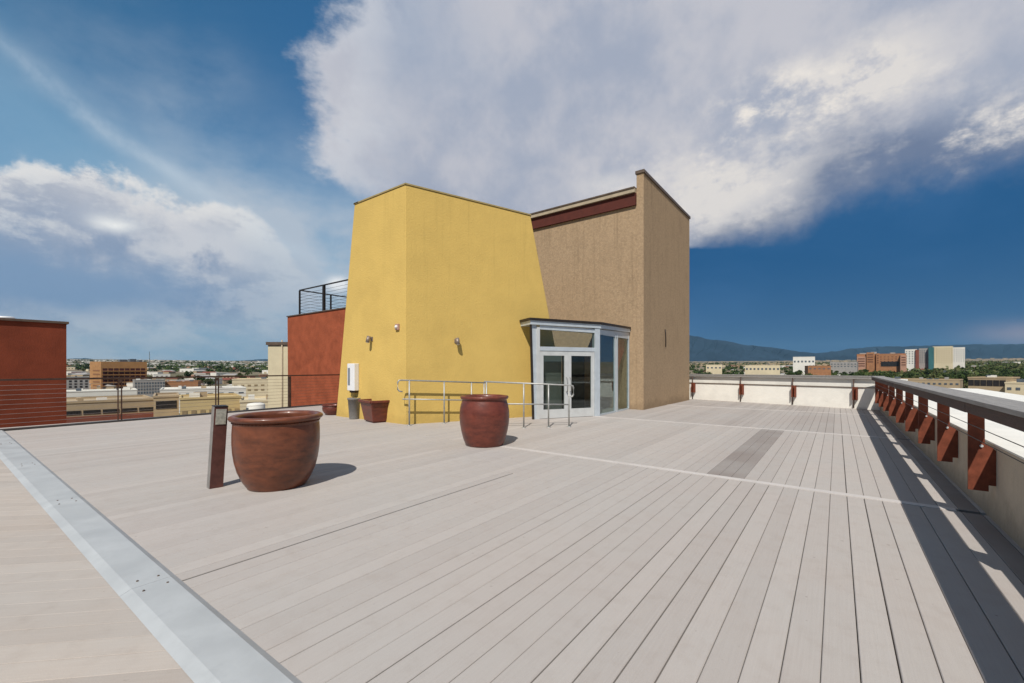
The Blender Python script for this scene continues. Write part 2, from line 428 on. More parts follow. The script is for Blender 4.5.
# 'along' is stored as a UV-like colour layer when vectors are not available
def make_deck():
    bm = B()
    lt = bm.loops.layers.float_color.new('tone'); la = bm.loops.layers.float_color.new('along')
    def bd(o, t, n, L, W, tone, zoff=0.0):
        ch = .004; th = .03
        prof = [(0, -th), (0, -ch), (ch, 0), (W - ch, 0), (W, -ch), (W, -th)]
        sd = random.uniform(0, 50)
        rg = [[bm.verts.new(Vector((o[0], o[1], 0)) + t * s + n * a + Vector((0, 0, h + zoff))) for a, h in prof] for s in (0, L)]
        mm = {}
        for k, s in ((0, 0), (1, L)):
            for i, (a, h) in enumerate(prof): mm[rg[k][i]] = (s + sd, a + sd * .3, 0, 1)
        fl = [bm.faces.new((rg[0][i], rg[1][i], rg[1][i + 1], rg[0][i + 1])) for i in range(5)]
        fl += [bm.faces.new(rg[0]), bm.faces.new(rg[1][::-1])]
        for f in fl:
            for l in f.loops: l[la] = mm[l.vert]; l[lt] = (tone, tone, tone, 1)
    rows = [(.84, 6.40), (6.50, 12.15), (12.25, 17.75), (17.85, 23.0)]
    i0 = -110; JN = {}
    for ri, (ya, yb) in enumerate(rows):
        for i in range(i0, 5):
            xa = X0 + i * PITCH
            g = random.choice((.003, .0035, .004, .005, .007)) if xa > -6 else random.choice((.002, .002, .003, .003, .005))
            tone = min(1, max(0, random.gauss(.87, .048)))
            if ri == 1 and -1.53 < xa < -1.1: tone = random.uniform(.36, .44)
            if ri == 2 and -1.1 < xa < -.35: tone = random.uniform(.62, .74)
            if ri == 2 and -.26 < xa < -.1: tone = .66
            if ri == 3 and xa < -.3: tone = random.uniform(.6, .8)
            if ri == 2 and xa < -1.2: tone -= .10
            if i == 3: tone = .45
            z = random.uniform(-.0008, .0008)
            w = PITCH - g
            if i in (0, 1): tone *= .85  # deepens the rail's shadow band in the board tone
            if i == 3: tone = .3  # brown shade beside the wall, put into the board tone
            ya2, yb2 = ya, yb
            if xa < -5.1 and ri < 2:
                jn = random.uniform(4, 9.5)
                ya2, yb2 = ((.84, jn) if ri == 0 else (jn + .003, 12.15))
                if ri == 0: JN[i] = jn
                else: ya2 = JN[i] + .003
            if ri == 0 and i in (-28, -62):
                ys_ = 4.9 if i == -28 else 2.6
                bd((xa, ya2), YD, XD, ys_ - ya2, w - (.026 if i == -28 else .012), tone, z - .002); ya2 = ys_ + .002
            if ya2 != ya or yb2 != yb:
                bd((xa, ya2), YD, XD, yb2 - ya2, w, tone, z); continue
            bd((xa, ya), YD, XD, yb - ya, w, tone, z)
    o = obj('deck', bm, M_DECK); tag(o, kind='structure')
    # near side of the cover plate: boards laid diagonally
    bm = B()
    lt = bm.loops.layers.float_color.new('tone'); la = bm.loops.layers.float_color.new('along')
    t = Vector((1, 1, 0)).normalized(); n = Vector((1, -1, 0)).normalized()
    i = -96
    while i < 50:
        c = n * (i * PITCH)
        tone = min(1, max(0, random.gauss(.86, .05)))
        # copy of bd with this bm
        ch = .0015; th = .03; W = PITCH - random.choice((.002, .003, .004))
        prof = [(0, -th), (0, -ch), (ch, 0), (W - ch, 0), (W, -ch), (W, -th)]
        sd = random.uniform(0, 50); L = 44; st = c - t * 26
        rg = [[bm.verts.new(st + t * s + n * a + Vector((0, 0, h))) for a, h in prof] for s in (0, L)]
        mm = {}
        for k, s in ((0, 0), (1, L)):
            for j, (a, h) in enumerate(prof): mm[rg[k][j]] = (s + sd, a + sd * .3, 0, 1)
        for f in [bm.faces.new((rg[0][j], rg[1][j], rg[1][j + 1], rg[0][j + 1])) for j in range(5)]:
            for l in f.loops: l[la] = mm[l.vert]; l[lt] = (tone, tone, tone, 1)
        i += 1
    for co, no in (((-2.2, .75, 0), Vector((-.015, 1, 0))), ((0, -7, 0), (0, -1, 0)), ((1.19, 0, 0), (1, 0, 0)), ((-16.0, 0, 0), (-1, 0, 0))):
        bmesh.ops.bisect_plane(bm, geom=bm.verts[:] + bm.edges[:] + bm.faces[:], plane_co=co, plane_no=no, clear_outer=True)
    o = obj('deck', bm, M_DECK2); tag(o, kind='structure')
make_deck()
bm = B(); box(bm, -16.3, 1.2, -7, 23.4, -.5, -.034)
tag(obj('deck_base', bm, mat('black_underlay', (.02, .02, .02), .95)), kind='structure')
# left deck edge: dark channel with a light concrete kerb line
LE = lambda y: -15.75 - .085 * y                          # rail line at the left edge
bm = B()
quadbox(bm, [(LE(-7) - .22, -7), (LE(-7) + .05, -7), (LE(11) + .05, 11), (LE(11) - .22, 11)], -.5, .035)
tag(obj('roof_edge', bm, M_BRTRIM), 'dark metal edge channel running under the cable railing', 'edge trim')
bm = B()
quadbox(bm, [(LE(-7) - .42, -7), (LE(-7) - .225, -7), (LE(11) - .225, 11), (LE(11) - .42, 11)], -.5, .005)
tag(obj('kerb', bm, M_CONC), kind='structure')
# metal cover plate
bm = B()
ys = [(.725, .002), (.785, .028), (.985, .03), (1.03, .002)]
xs = [-16.0, -12.9, -9.85, -6.8, -3.75, -.7, 1.15]
for xa, xb in zip(xs, xs[1:]):
    xa += .0015; xb -= .0015
    sk = lambda x, y: y + (x + 2.2) * (.018 if y < .8 else .011)
    va = [bm.verts.new((xa, sk(xa, y), z)) for y, z in ys]; vb = [bm.verts.new((xb, sk(xb, y), z)) for y, z in ys]
    for i in range(3): bm.faces.new((va[i], vb[i], vb[i + 1], va[i + 1]))
    bm.faces.new(va); bm.faces.new(vb[::-1]); bm.faces.new((va[0], va[3], vb[3], vb[0]))
bmesh.ops.recalc_face_normals(bm, faces=bm.faces[:])
t = thing('cover_plate', 'pale grey metal cover plate crossing the deck at lower left', 'cover plate', (-7, .8, 0), world_parts=True)
obj('plate', bm, M_PLATE, t)
for xa in xs[1:-1]:
    for dx_, y in ((-.1, .83), (-.08, .94), (.1, .82), (.09, .95)):
        bm = B()
        bmesh.ops.create_cone(bm, cap_ends=True, segments=10, radius1=.008, radius2=.006, depth=.006, matrix=Matrix.Translation((xa + dx_, y + (xa + 2.2) * .014, .032)))
        obj('screw', bm, M_COP, t)
for k, (yy, zz, xl, lab) in enumerate(((6.45, .006, -5.12, 'near'), (12.2, .006, -6.3, 'far'), (17.8, .006, -6, 'last'))):
    bm = B(); quadbox(bm, [(xl, yy - .055), (1.0, yy - .055), (1.0, yy + .055), (xl, yy + .055)], -.01, zz)
    tag(obj('cover_strip', bm, M_STRIP), {'near': 'nearest of the three pale cover strips, crossing the middle of the deck', 'far': 'pale cover strip across the boards starting beside the glass entrance', 'last': 'farthest pale cover strip close to the white end parapet'}[lab], 'cover strip', 'cover strips across the deck boards')
# ================================================================== RIGHT PARAPET AND RAIL
WX = 1.225
bm = B(); box(bm, WX, 1.62, -7, 20.2, -.4, .745)
t = thing('parapet_wall', 'long beige low wall along the right side under the timber rail', 'wall', (1.4, 6, 0), world_parts=True)
obj('wall', bm, M_BEI, t)
bm = B(); quadbox(bm, [(WX - .004, -7), (4.0, -7), (4.0, 22.2), (WX - .004, 22.2)], .748, .765)
obj('coping', bm, M_WHITE, t)
bm = B(); box(bm, 1.63, 3.98, -7, 22.1, -1.2, .76)
obj('ledge', bm, M_BEI, t)
# timber rail on steel fins
CI, CO = .965, 1.265
t = thing('timber_rail', 'wide grey topped brown timber rail on red brown steel fins at the right', 'railing', (1.1, 6, 0), world_parts=True)
segs = [-6.8, -2.9, 1.0, 3.45, 5.9, 10.8, 15.7, 19.9]
bm = B()
for a, c in zip(segs, segs[1:]): box(bm, CI, CO, a + .003, c - .003, 1.175, 1.214)
obj('cap', bm, M_CAP, t, .004)
bm = B()
for i, (a, c) in enumerate(zip(segs, segs[1:])): box(bm, CI + .012, CI + .06, a + .004, c - .004, 1.075 + .004 * (i % 2), 1.174)
obj('beam', bm, M_BEAM, t, .003)
FY = [6.13 + 1.63 * k for k in range(-7, 9)]
def fin_bm(y):
    bm = B(); th = .012
    pts = [(WX - .19, .30), (WX - .05, .30), (WX - .05, .36), (WX - .002, .36), (WX - .002, .70), (WX - .03, .735), (WX - .075, .76), (WX - .078, 1.172), (WX - .19, 1.172)]
    va = [bm.verts.new((x, y - th, z)) for x, z in pts]; vb = [bm.verts.new((x, y + th, z)) for x, z in pts]
    bm.faces.new(va); bm.faces.new(vb[::-1])
    for i in range(len(pts)): bm.faces.new((va[i], vb[i], vb[(i + 1) % len(pts)], va[(i + 1) % len(pts)]))
    bmesh.ops.recalc_face_normals(bm, faces=bm.faces[:])
    return bm
for y in FY:
    f = obj('fin', fin_bm(y), M_FIN, t)
    bm = B(); tube(bm, [(WX - .10, y - .03, .74), (WX - .10, y - .012, .74)], .013, 10)
    obj('bolt', bm, M_ALUW, t).parent = f
for zc in (.86, .97):
    bm = B(); tube(bm, [(CI + .035, -6.8, zc), (CI + .035, 19.7, zc)], .0035, 6)
    obj('cable', bm, M_DARK, t)
# ================================================================== END PARAPET
ea, eb = Vector((-6.3, 22.0, 0)), Vector((1.22, 20.1, 0))
ed = (eb - ea).normalized(); en = Vector((ed.y, -ed.x, 0))       # towards camera
def ep(s, o=0, z=0): return ea + ed * s + en * o + Vector((0, 0, z))
EL = (eb - ea).length
def espan(bm, s0, s1, o0, o1, z0, z1): quadbox(bm, [ep(s0, o1)[:2], ep(s1, o1)[:2], ep(s1, o0)[:2], ep(s0, o0)[:2]], z0, z1)
t = thing('parapet_wall', 'white low wall closing the far end of the deck', 'wall', tuple(ep(EL / 2)), world_parts=True)
bm = B(); espan(bm, -1, EL, -.35, 0, -.4, .77); obj('wall', bm, M_WHW, t)
bm = B(); espan(bm, -1, EL + .3, -.02, .03, .773, .80); obj('edge_shadow_strip', bm, M_COP, t)  # added dark strip standing for the shadow line at the coping edge
bm = B(); espan(bm, -1, EL + .6, -.9, -.02, .802, 1.10); obj('coping', bm, M_WHITE, t)
t = thing('end_rail', 'grey rail on thin posts above the white far wall', 'railing', tuple(ep(EL / 2)), world_parts=True)
bm = B(); espan(bm, -.6, EL + .1, -.16, .10, 1.175, 1.214); obj('cap', bm, M_CAP, t)
bm = B(); espan(bm, -.6, EL, .04, .09, 1.10, 1.174); obj('beam', bm, M_CAP, t)
for px in (693.5, 741.5, 793.5, 854.5):
    best = min((abs((lambda q: 512 + 430 * (cs * q.x + sn * q.y) / (-sn * q.x + cs * q.y))(ep(s / 50)) - px), s / 50) for s in range(int(EL * 50)))[1]
    bm = B(); c0 = ep(best, .07); tube(bm, [c0 + Vector((0, 0, .02)), c0 + Vector((0, 0, 1.1))], .02)
    o = obj('post', bm, M_POST, t)
    bm = B(); bar(bm, ep(best, .075, .33), ep(best, .075, .80), .03, .20, up=en); bar(bm, ep(best + .1, .075, .33), ep(best + .1, .075, .80), .03, .20, up=en); bar(bm, ep(best+.05, .06, .33), ep(best+.05, .06, .80), .075, .012, up=en); obj('plate', bm, M_FIN, t).parent = o
# ================================================================== YELLOW BLOCK
Yc = P(405.5, 424.5)                                     # near corner
fd = (cw(math.cos(R(28)), math.sin(R(28)))).normalized()  # direction of the front wall
Ztop = ZY(184.5, 645 / 56.5)
Yl = P(336, 416)                                         # left bottom
ll = (Vector((Yl.x, Yc.y, 0)) - Yc).length
lt_ = ll * .70
tb, tt = 5.25, 3.84                                       # lengths of the front wall at foot and at top
zr = ZY(216, 13.25)
back = Vector((0, 3.4, 0)); side_back = cw(-.02, 1.0) * 2.2
foot = [Yc - XD * ll, Yc, Yc + fd * tb, Yc + fd * tb + side_back, Yc - XD * ll + back]
top_ = [Yc - XD * lt_, Yc, Yc + fd * tt, Yc + fd * tt + side_back, Yc - XD * lt_ + back * .95]
zt = [Ztop, Ztop, zr, zr, Ztop]
t = thing('yellow_stair_block', 'tall yellow stucco block with leaning sides in the middle of the deck', 'building', tuple(Yc), world_parts=True)
bm = B(); quadbox(bm, [p[:2] for p in foot], -.05, zt, [p[:2] for p in top_]); obj('wall', bm, M_YEL, t, .015)
def coping(bm, pts, zs, w, h, out):
    n = len(pts)
    for i in range(n):
        a, c = Vector(pts[i]), Vector(pts[(i + 1) % n])
        d = (c - a).normalized(); o = Vector((d.y, -d.x, 0))
        a2, c2 = a - d * out, c + d * out
        quadbox(bm, [(a2 + o * out)[:2], (c2 + o * out)[:2], (c2 - o * w)[:2], (a2 - o * w)[:2]], [zs[i] + .001 + .002 * i, zs[(i + 1) % n] + .001 + .002 * i] * 1 + [zs[(i + 1) % n] + .001 + .002 * i, zs[i] + .001 + .002 * i], [zs[i] + h + .002 * i, zs[(i + 1) % n] + h + .002 * i, zs[(i + 1) % n] + h + .002 * i, zs[i] + h + .002 * i])
bm = B(); coping(bm, top_, zt, .22, .04, .02); obj('coping', bm, mat('yellowish_metal_coping', (.38, .29, .12), .5, .1, 5), t)
# ================================================================== TAN TOWER
Tc = P(643.5, 410)                                       # near right corner
TW, TD = 5.2, 6.0
ZF = ZY(172.5, 645 / 42); ZB = ZY(189, 15.5)
t = thing('tan_stair_tower', 'tall tan stucco tower with a slanting roofline behind the glass entrance', 'building', tuple(Tc), world_parts=True)
bm = B(); box(bm, Tc.x - TW, Tc.x - .26, Tc.y + .02, Tc.y + TD, -.05, ZB - .02); obj('wall', bm, M_TAN, t)
bm = B(); quadbox(bm, [(Tc.x - .26, Tc.y), (Tc.x, Tc.y), (Tc.x, Tc.y + TD), (Tc.x - .26, Tc.y + TD)], -.05, ZF)
obj('side_wall', bm, M_TAN, t, .012)
bm = B(); quadbox(bm, [(Tc.x - .29, Tc.y - .04), (Tc.x + .04, Tc.y - .04), (Tc.x + .04, Tc.y + TD + .04), (Tc.x - .29, Tc.y + TD + .04)], ZF + .002, ZF + .11)
obj('side_wall_coping', bm, M_COP, t)
bm = B(); box(bm, Tc.x - TW, Tc.x - .265, Tc.y - .07, Tc.y + .018, ZB - .58, ZB - .145); obj('red_band', bm, M_MAR, t)
bm = B(); box(bm, Tc.x - TW - .02, Tc.x - .268, Tc.y - .16, Tc.y + .3, ZB - .14, ZB); obj('roof_fascia', bm, M_TCOP, t)
bm = B(); box(bm, Tc.x - TW - .04, Tc.x - .27, Tc.y - .19, Tc.y + .34, ZB + .003, ZB + .05); obj('roof_coping', bm, M_COP, t)
bm = B()
c0 = Tc + Vector((.004, 2.35, 0))
tube(bm, [c0 + Vector((.02, 0, 3.05)), c0 + Vector((.035, .02, 2.85)), c0 + Vector((.03, .06, 2.6)), c0 + Vector((.02, .08, 2.35))], .018)
tag(obj('wall_bracket', bm, M_DARK), 'small dark bracket on the sunlit side of the tan tower', 'bracket')
# ================================================================== GLASS ENTRANCE
Vl, Vr = P(534.5, 419.5), P(597.5, 416.2)
vd = (Vr - Vl).normalized(); vn = Vector((vd.y, -vd.x, 0))   # outwards
VW = (Vr - Vl).length
def vp(s, o=0, z=0): return Vl + vd * s + vn * o + Vector((0, 0, z))
sd0 = vp(VW + .05)                                       # right side line runs back to the tower face
Vb = Vector((P(628.5, 409.4).x, Tc.y, 0))
sdv = (Vb - sd0); SL = sdv.length; sdv = sdv.normalized(); sno = Vector((sdv.y, -sdv.x, 0))
def sp(s, o=0, z=0): return sd0 + sdv * s + sno * o + Vector((0, 0, z))
HD = ZY(351, 12.9)                                       # door head
HT = ZY(333, 12.9)                                       # transom head
Vt = thing('glass_entrance', 'glazed entrance box with double doors under a thin dark roof', 'entrance', tuple(vp(VW / 2)), world_parts=True)
zl, zr_ = ZY(324.5, 12.5), ZY(331.0, 14.0)
LX = -.17                                                # the roof runs past the leaning left frame
# roof slab follows the plan of the box
rp = [vp(LX - .02, .08), vp(VW + .12, .08), sp(SL, .05), sp(SL, -1.4), vp(LX - .02, -1.2)]
ZE = 2.80
zz = [zl, zr_ + .03, ZE, ZE, zl]
bm = B(); quadbox(bm, [p[:2] for p in rp], [z + .12 for z in zz], [z + .19 for z in zz]); obj('canopy_roof', bm, M_DARK, Vt)
rq = [vp(LX + .02, .04), vp(VW + .10, .04), sp(SL - .02, .03), sp(SL - .02, -1.3), vp(LX + .02, -1.1)]
bm = B(); quadbox(bm, [p[:2] for p in rq], [z for z in zz], [z + .117 for z in zz]); obj('fascia', bm, M_ALU, Vt)
def vbar(name, s0, s1, z0, z1, m=M_ALUW, o=0.0, d=.06, par=None):
    bm = B(); quadbox(bm, [vp(s0, o)[:2], vp(s1, o)[:2], vp(s1, o - d)[:2], vp(s0, o - d)[:2]], z0, z1)
    x = obj(name, bm, m, Vt)
    if par: x.parent = par
    return x
def vz(s): return zl + (zr_ - zl) * (s - LX) / (VW + .22 - LX)
# column at the right corner
bm = B(); quadbox(bm, [vp(VW - .10, .02)[:2], vp(VW + .08, .02)[:2], vp(VW + .08, -.14)[:2], vp(VW - .10, -.14)[:2]], 0, zr_ + .025); obj('corner_column', bm, M_ALU, Vt)
# leaning left frame: foot at s=0.02, head at LX
bm = B(); a_, c_ = vp(-.03, -.03, 0), vp(LX + .06, -.03, vz(LX)); bar(bm, a_, c_, .05, .06, up=vn); obj('leaning_frame', bm, M_DARK, Vt)
bm = B()
s0 = .08
pts = [vp(.0, -.035), vp(s0, -.035), vp(s0, -.035, vz(s0)), vp(LX + .10, -.035, vz(LX) - .01)]
vs = [bm.verts.new(p) for p in pts] + [bm.verts.new(p - vn * .012) for p in pts]
bm.faces.new(vs[:4]); bm.faces.new(vs[4:][::-1])
for i in range(4): bm.faces.new((vs[i], vs[4 + i], vs[4 + (i + 1) % 4], vs[(i + 1) % 4]))
bmesh.ops.recalc_face_normals(bm, faces=bm.faces[:])
obj('side_panel', bm, M_ALU, Vt)
vbar('door_jamb', s0, s0 + .10, 0, vz(s0) - .06, M_ALUW, -.005)
D0, D1 = s0 + .102, VW - .102
bm = B(); quadbox(bm, [vp(D0, 0)[:2], vp(D1, 0)[:2], vp(D1, -.07)[:2], vp(D0, -.07)[:2]], HD, HD + .12); obj('door_header', bm, M_ALU, Vt)
ft = B(); quadbox(ft, [vp(D0, -.01)[:2], vp(D1, -.01)[:2], vp(D1, -.06)[:2], vp(D0, -.06)[:2]], [vz(D0) - .12, vz(D1) - .12] * 1 + [vz(D1) - .12, vz(D0) - .12], [vz(D0) - .002, vz(D1) - .002, vz(D1) - .002, vz(D0) - .002])
tw = obj('transom_window', ft, M_ALU, Vt)
g = B(); quadbox(g, [vp(D0 + .002, -.03)[:2], vp(D1 - .002, -.03)[:2], vp(D1 - .002, -.036)[:2], vp(D0 + .002, -.036)[:2]], HD + .121, [vz(D0) - .121, vz(D1) - .121, vz(D1) - .121, vz(D0) - .121]); obj('pane', g, M_GLASS, Vt).parent = tw
DM = (D0 + D1) / 2
for a, c, hs in ((D0 + .004, DM - .003, 1), (DM + .003, D1 - .004, -1)):
    st = .115
    bm = B()
    def q_(s0_, s1_, z0_, z1_): quadbox(bm, [vp(s0_, -.015)[:2], vp(s1_, -.015)[:2], vp(s1_, -.06)[:2], vp(s0_, -.06)[:2]], z0_, z1_)
    q_(a, a + st, .012, HD - .004); q_(c - st, c, .012, HD - .004); q_(a + st, c - st, .012, .27); q_(a + st, c - st, HD - .14, HD - .004)
    dr = obj('door', bm, M_ALUW, Vt)
    bm = B(); quadbox(bm, [vp(a + st, -.034)[:2], vp(c - st, -.034)[:2], vp(c - st, -.040)[:2], vp(a + st, -.040)[:2]], .27, HD - .14); obj('pane', bm, M_GLASS, Vt).parent = dr
    bm = B(); hx = (c - .06) if hs == 1 else (a + .06)
    tube(bm, [vp(hx, -.015, .78), vp(hx, .055, .80), vp(hx, .06, .83), vp(hx, .06, 1.17), vp(hx, .055, 1.20), vp(hx, -.015, 1.22)], .013, 8)
    obj('handle', bm, M_GALV, Vt).parent = dr
# right side glazing
for i, s in enumerate((.02, SL * .50, SL * .56, SL - .09)):
    bm = B(); quadbox(bm, [sp(s, 0)[:2], sp(s + .07, 0)[:2], sp(s + .07, -.07)[:2], sp(s, -.07)[:2]], 0, zr_ - .03); obj('mullion', bm, M_ALU, Vt)
bm = B(); quadbox(bm, [sp(0, -.01)[:2], sp(SL, -.01)[:2], sp(SL, -.06)[:2], sp(0, -.06)[:2]], [zr_ - .15] * 4, [zr_ - .002, ZE - .01, ZE - .01, zr_ - .002]); obj('side_header', bm, M_ALU, Vt)
for a, c in ((.09, SL * .50), (SL * .56 + .07, SL - .09)):
    bm = B(); quadbox(bm, [sp(a, -.03)[:2], sp(c, -.03)[:2], sp(c, -.036)[:2], sp(a, -.036)[:2]], .05, zr_ - .15)
    o = obj('side_window', bm, M_GLASS, Vt)
    bm = B(); quadbox(bm, [sp(a, 0)[:2], sp(c, 0)[:2], sp(c, -.06)[:2], sp(a, -.06)[:2]], 0, .05); obj('sill', bm, M_ALU, Vt).parent = o
# inside: added red panel standing for a reflection in the side pane, inner counter rail, floor
bm = B()
ipt = [sp(SL * .60, -.12, zr_ - .18), sp(SL * .93, -.12, zr_ - .18), sp(SL * .93, -.12, zr_ - .5), sp(SL * .62, -.12, 1.15)]
vs = [bm.verts.new(p) for p in ipt] + [bm.verts.new(p - sno * .06) for p in ipt]
bm.faces.new(vs[:4]); bm.faces.new(vs[4:][::-1])
for i in range(4): bm.faces.new((vs[i], vs[4 + i], vs[4 + (i + 1) % 4], vs[(i + 1) % 4]))
bmesh.ops.recalc_face_normals(bm, faces=bm.faces[:])
obj('red_reflection_panel', bm, mat('red_reflection_colour', (.55, .07, .045), .6), Vt)
bm = B(); quadbox(bm, [vp(D0 - .05, -.36)[:2], vp(DM - .02, -.36)[:2], vp(DM - .02, -.42)[:2], vp(D0 - .05, -.42)[:2]], 0, 2.15); obj('inner_wall', bm, M_INT, Vt)
bm = B(); quadbox(bm, [vp(DM + .1, -.5)[:2], vp(DM + .9, -.5)[:2], vp(DM + .9, -.55)[:2], vp(DM + .1, -.55)[:2]], 0.02, 2.1); obj('inner_door', bm, M_DARK, Vt)
# ================================================================== PIPE RAILINGS OF THE ENTRY
def piperail(label, pts, posts, zt0, zt1, zm0, zm1, loop_left, loop_right):
    a, c = pts; d = (c - a); L = d.length; d = d.normalized()
    t = thing('pipe_railing', label, 'railing', tuple((a + c) / 2), group='pipe railings by the glass entrance', world_parts=True)
    f = lambda s, z0, z1: a + d * s + Vector((0, 0, z0 + (z1 - z0) * s / L))
    top = [f(0, zt0, zt1), f(L, zt0, zt1)]
    r = .02
    if loop_left: top = [f(.12, zt0 - .30, zt1 - .30), f(.04, zt0 - .29, zt1), f(-.0, zt0 - .24, zt1), f(-.0, zt0 - .06, zt1), f(.03, zt0 - .01, zt1), f(.10, zt0, zt1)] + [top[-1]]
    if loop_right: top = top[:-1] + [f(L - .08, zt0, zt1), f(L - .02, zt0, zt1 - .01), f(L, zt0, zt1 - .06), f(L, zt0, zt1 - .24), f(L - .03, zt0, zt1 - .29), f(L - .14, zt0, zt1 - .30)]
    bm = B(); tube(bm, top, r, 10); obj('top_rail', bm, M_GALV, t)
    bm = B(); tube(bm, [f(.12, zm0, zm1), f(L - .12, zm0, zm1)], r * .9, 10); obj('middle_rail', bm, M_GALV, t)
    for s in posts:
        bm = B(); tube(bm, [f(s, 0, 0), f(s, zt0, zt1)], r, 10)
        o = obj('post', bm, M_GALV, t)
        bm = B(); bmesh.ops.create_cone(bm, cap_ends=True, segments=16, radius1=.06, radius2=.055, depth=.014, matrix=Matrix.Translation(f(s, 0, 0) + Vector((0, 0, .008))))
        obj('base_plate', bm, M_GALV, t).parent = o
    return t
fn0 = Vector((fd.y, -fd.x, 0)); ra = Yc + fn0 * .24 - fd * .26
kk = (486 - 512) / 430
den = Vector((cs, sn, 0)) - Vector((-sn, cs, 0)) * kk
rb = ra + fd * (-(ra.dot(den)) / fd.dot(den))
L1 = (rb - ra).length
za, zb = ra.dot(Vector((-sn, cs, 0))), rb.dot(Vector((-sn, cs, 0)))
piperail('long pipe railing with a rounded left end in front of the yellow wall', (ra, rb), (.30, 1.25, 2.05, L1 - .06), ZY(380, za), ZY(382.8, zb), ZY(399, za), ZY(400.5, zb), True, False)
ra2, rb2 = A(484, 10.6), A(573.5, 11.0)
L2 = (rb2 - ra2).length
piperail('pipe railing behind the round pot ending in a rounded loop before the doors', (ra2, rb2), (.06, 1.0, 1.64, L2 - .12), ZY(381.6, 10.6), ZY(385.4, 11.0), ZY(403.6, 10.6), ZY(404.6, 11.0), False, True)
# ================================================================== WALL FIXTURES
def wall_lamp(p, n, label, s=1.0):
    t = thing('wall_lamp', label, 'wall lamp', tuple(p), group='small lamps on the yellow walls', world_parts=True)
    side = Vector((-n.y, n.x, 0))
    bm = B(); bar(bm, p, p + n * .02, .10 * s, .12 * s); obj('back_plate', bm, M_LAMP, t, .004)
    bm = B(); tube(bm, [p + n * .02 + Vector((0, 0, .0)), p + n * .09 + Vector((0, 0, .015)), p + n * .13], .018, 8); obj('arm', bm, M_LAMP, t)
    bm = B(); tube(bm, [p + n * .10 + Vector((0, 0, .07)), p + n * .15 + Vector((0, 0, -.10))], .055 * s, 14); hd = obj('head', bm, M_LAMP, t)
    bm = B(); tube(bm, [p + n * .151 + Vector((0, 0, -.102)), p + n * .154 + Vector((0, 0, -.112))], .045 * s, 14); obj('lens', bm, M_GLZ, t).parent = hd
fn = Vector((fd.y, -fd.x, 0)); ln = Vector((0, -1, 0))
def on_plane(px, py, p0, n):
    d = cw((px - 512) / F_PX, 1.0, (HOR - py) / F_PX); o = Vector((0, 0, EYE))
    k = (Vector(p0) - o).dot(n) / d.dot(n)
    return o + d * k
# the front wall leans only at its ends, so its face is one vertical plane
wall_lamp(on_plane(456, 341, Yc, fn), fn, 'wall lamp on the wide front of the yellow block')
wall_lamp(on_plane(372, 339, Yc, ln), ln, 'wall lamp on the narrow left face of the yellow block, above the planters')
p = on_plane(398, 327, Yc, ln)
t = thing('alarm_horn', 'small pale alarm horn high beside the corner of the yellow block', 'alarm', tuple(p), world_parts=True)
bm = B(); bar(bm, p, p + ln * .05, .15, .16); obj('box', bm, mat('alarm_pink', (.50, .30, .24), .5), t, .008)
bm = B(); bmesh.ops.create_uvsphere(bm, u_segments=12, v_segments=8, radius=.045, matrix=Matrix.Translation(p + ln * .06)); obj('dome', bm, M_WPL, t)
# white notice cabinet
p0 = on_plane(355.5, 377, Yc, ln)
t = thing('notice_cabinet', 'white upright cabinet with a grey strip on the left yellow face', 'cabinet', tuple(p0), world_parts=True)
w_, h_ = .37, .80
bm = B(); box(bm, p0.x - w_ / 2, p0.x + w_ / 2, p0.y - .16, p0.y - .002, p0.z - h_ / 2, p0.z + h_ / 2); obj('case', bm, M_WPL, t, .015)
bm = B(); box(bm, p0.x - w_ / 2 + .05, p0.x - w_ / 2 + .15, p0.y - .168, p0.y - .161, p0.z - .24, p0.z + .27); obj('window', bm, mat('grey_lens', (.22, .25, .29), .3), t)
bm = B(); box(bm, p0.x - .12, p0.x + .14, p0.y - .12, p0.y - .01, p0.z - h_ / 2 - .06, p0.z - h_ / 2 - .002); obj('bracket', bm, M_DARK, t)
# ================================================================== POTS
def pot(label, loc, prof, m, soil_r, soil_z, wob=.006, group=None, bead=None):
    t = thing('flower_pot', label, 'flower pot', loc, group=group)
    bm = B(); lathe(bm, prof, 64, wob); obj('pot_body', bm, m, t)
    bm = B(); lathe(bm, [(.01, soil_z - .05), (soil_r, soil_z - .05), (soil_r, soil_z), (.01, soil_z + .012)], 32); obj('soil', bm, M_SOIL, t)
    if bead:
        bm = B()
        rings = []
        for k in range(288):
            a = k * 2 * math.pi / 288; rr_ = .0045 + .006 * abs(math.sin(k * math.pi / 4))
            rings.append([bm.verts.new(((bead[0] + rr_ * math.cos(w)) * math.cos(a), (bead[0] + rr_ * math.cos(w)) * math.sin(a), bead[1] - .006 + rr_ * math.sin(w))) for w in (0, 1.57, 3.14, 4.71)])
        for k in range(288):
            for w in range(4): bm.faces.new((rings[k][w], rings[k][(w + 1) % 4], rings[(k + 1) % 288][(w + 1) % 4], rings[(k + 1) % 288][w]))
        bmesh.ops.recalc_face_normals(bm, faces=bm.faces[:])
        obj('beading', bm, m, t)
    return t
c0 = A(277.5, 5.52)
pot('large ox blood glazed pot with a wide flat rim beside the leaning bollard', (c0.x, c0.y, 0),
    [(.30, 0), (.335, .0), (.345, .02), (.395, .10), (.445, .22), (.475, .34), (.492, .46), (.499, .58), (.498, .70), (.492, .79), (.488, .83), (.50, .84), (.525, .855), (.537, .875), (.53, .897), (.505, .91), (.47, .908), (.445, .895), (.44, .86), (.445, .80), (.45, .70), (.44, .6), (.41, .5), (.02, .49)],
    M_POT, .435, .60, .004, bead=(.494, .832))
c0 = A(484.5, 8.42)
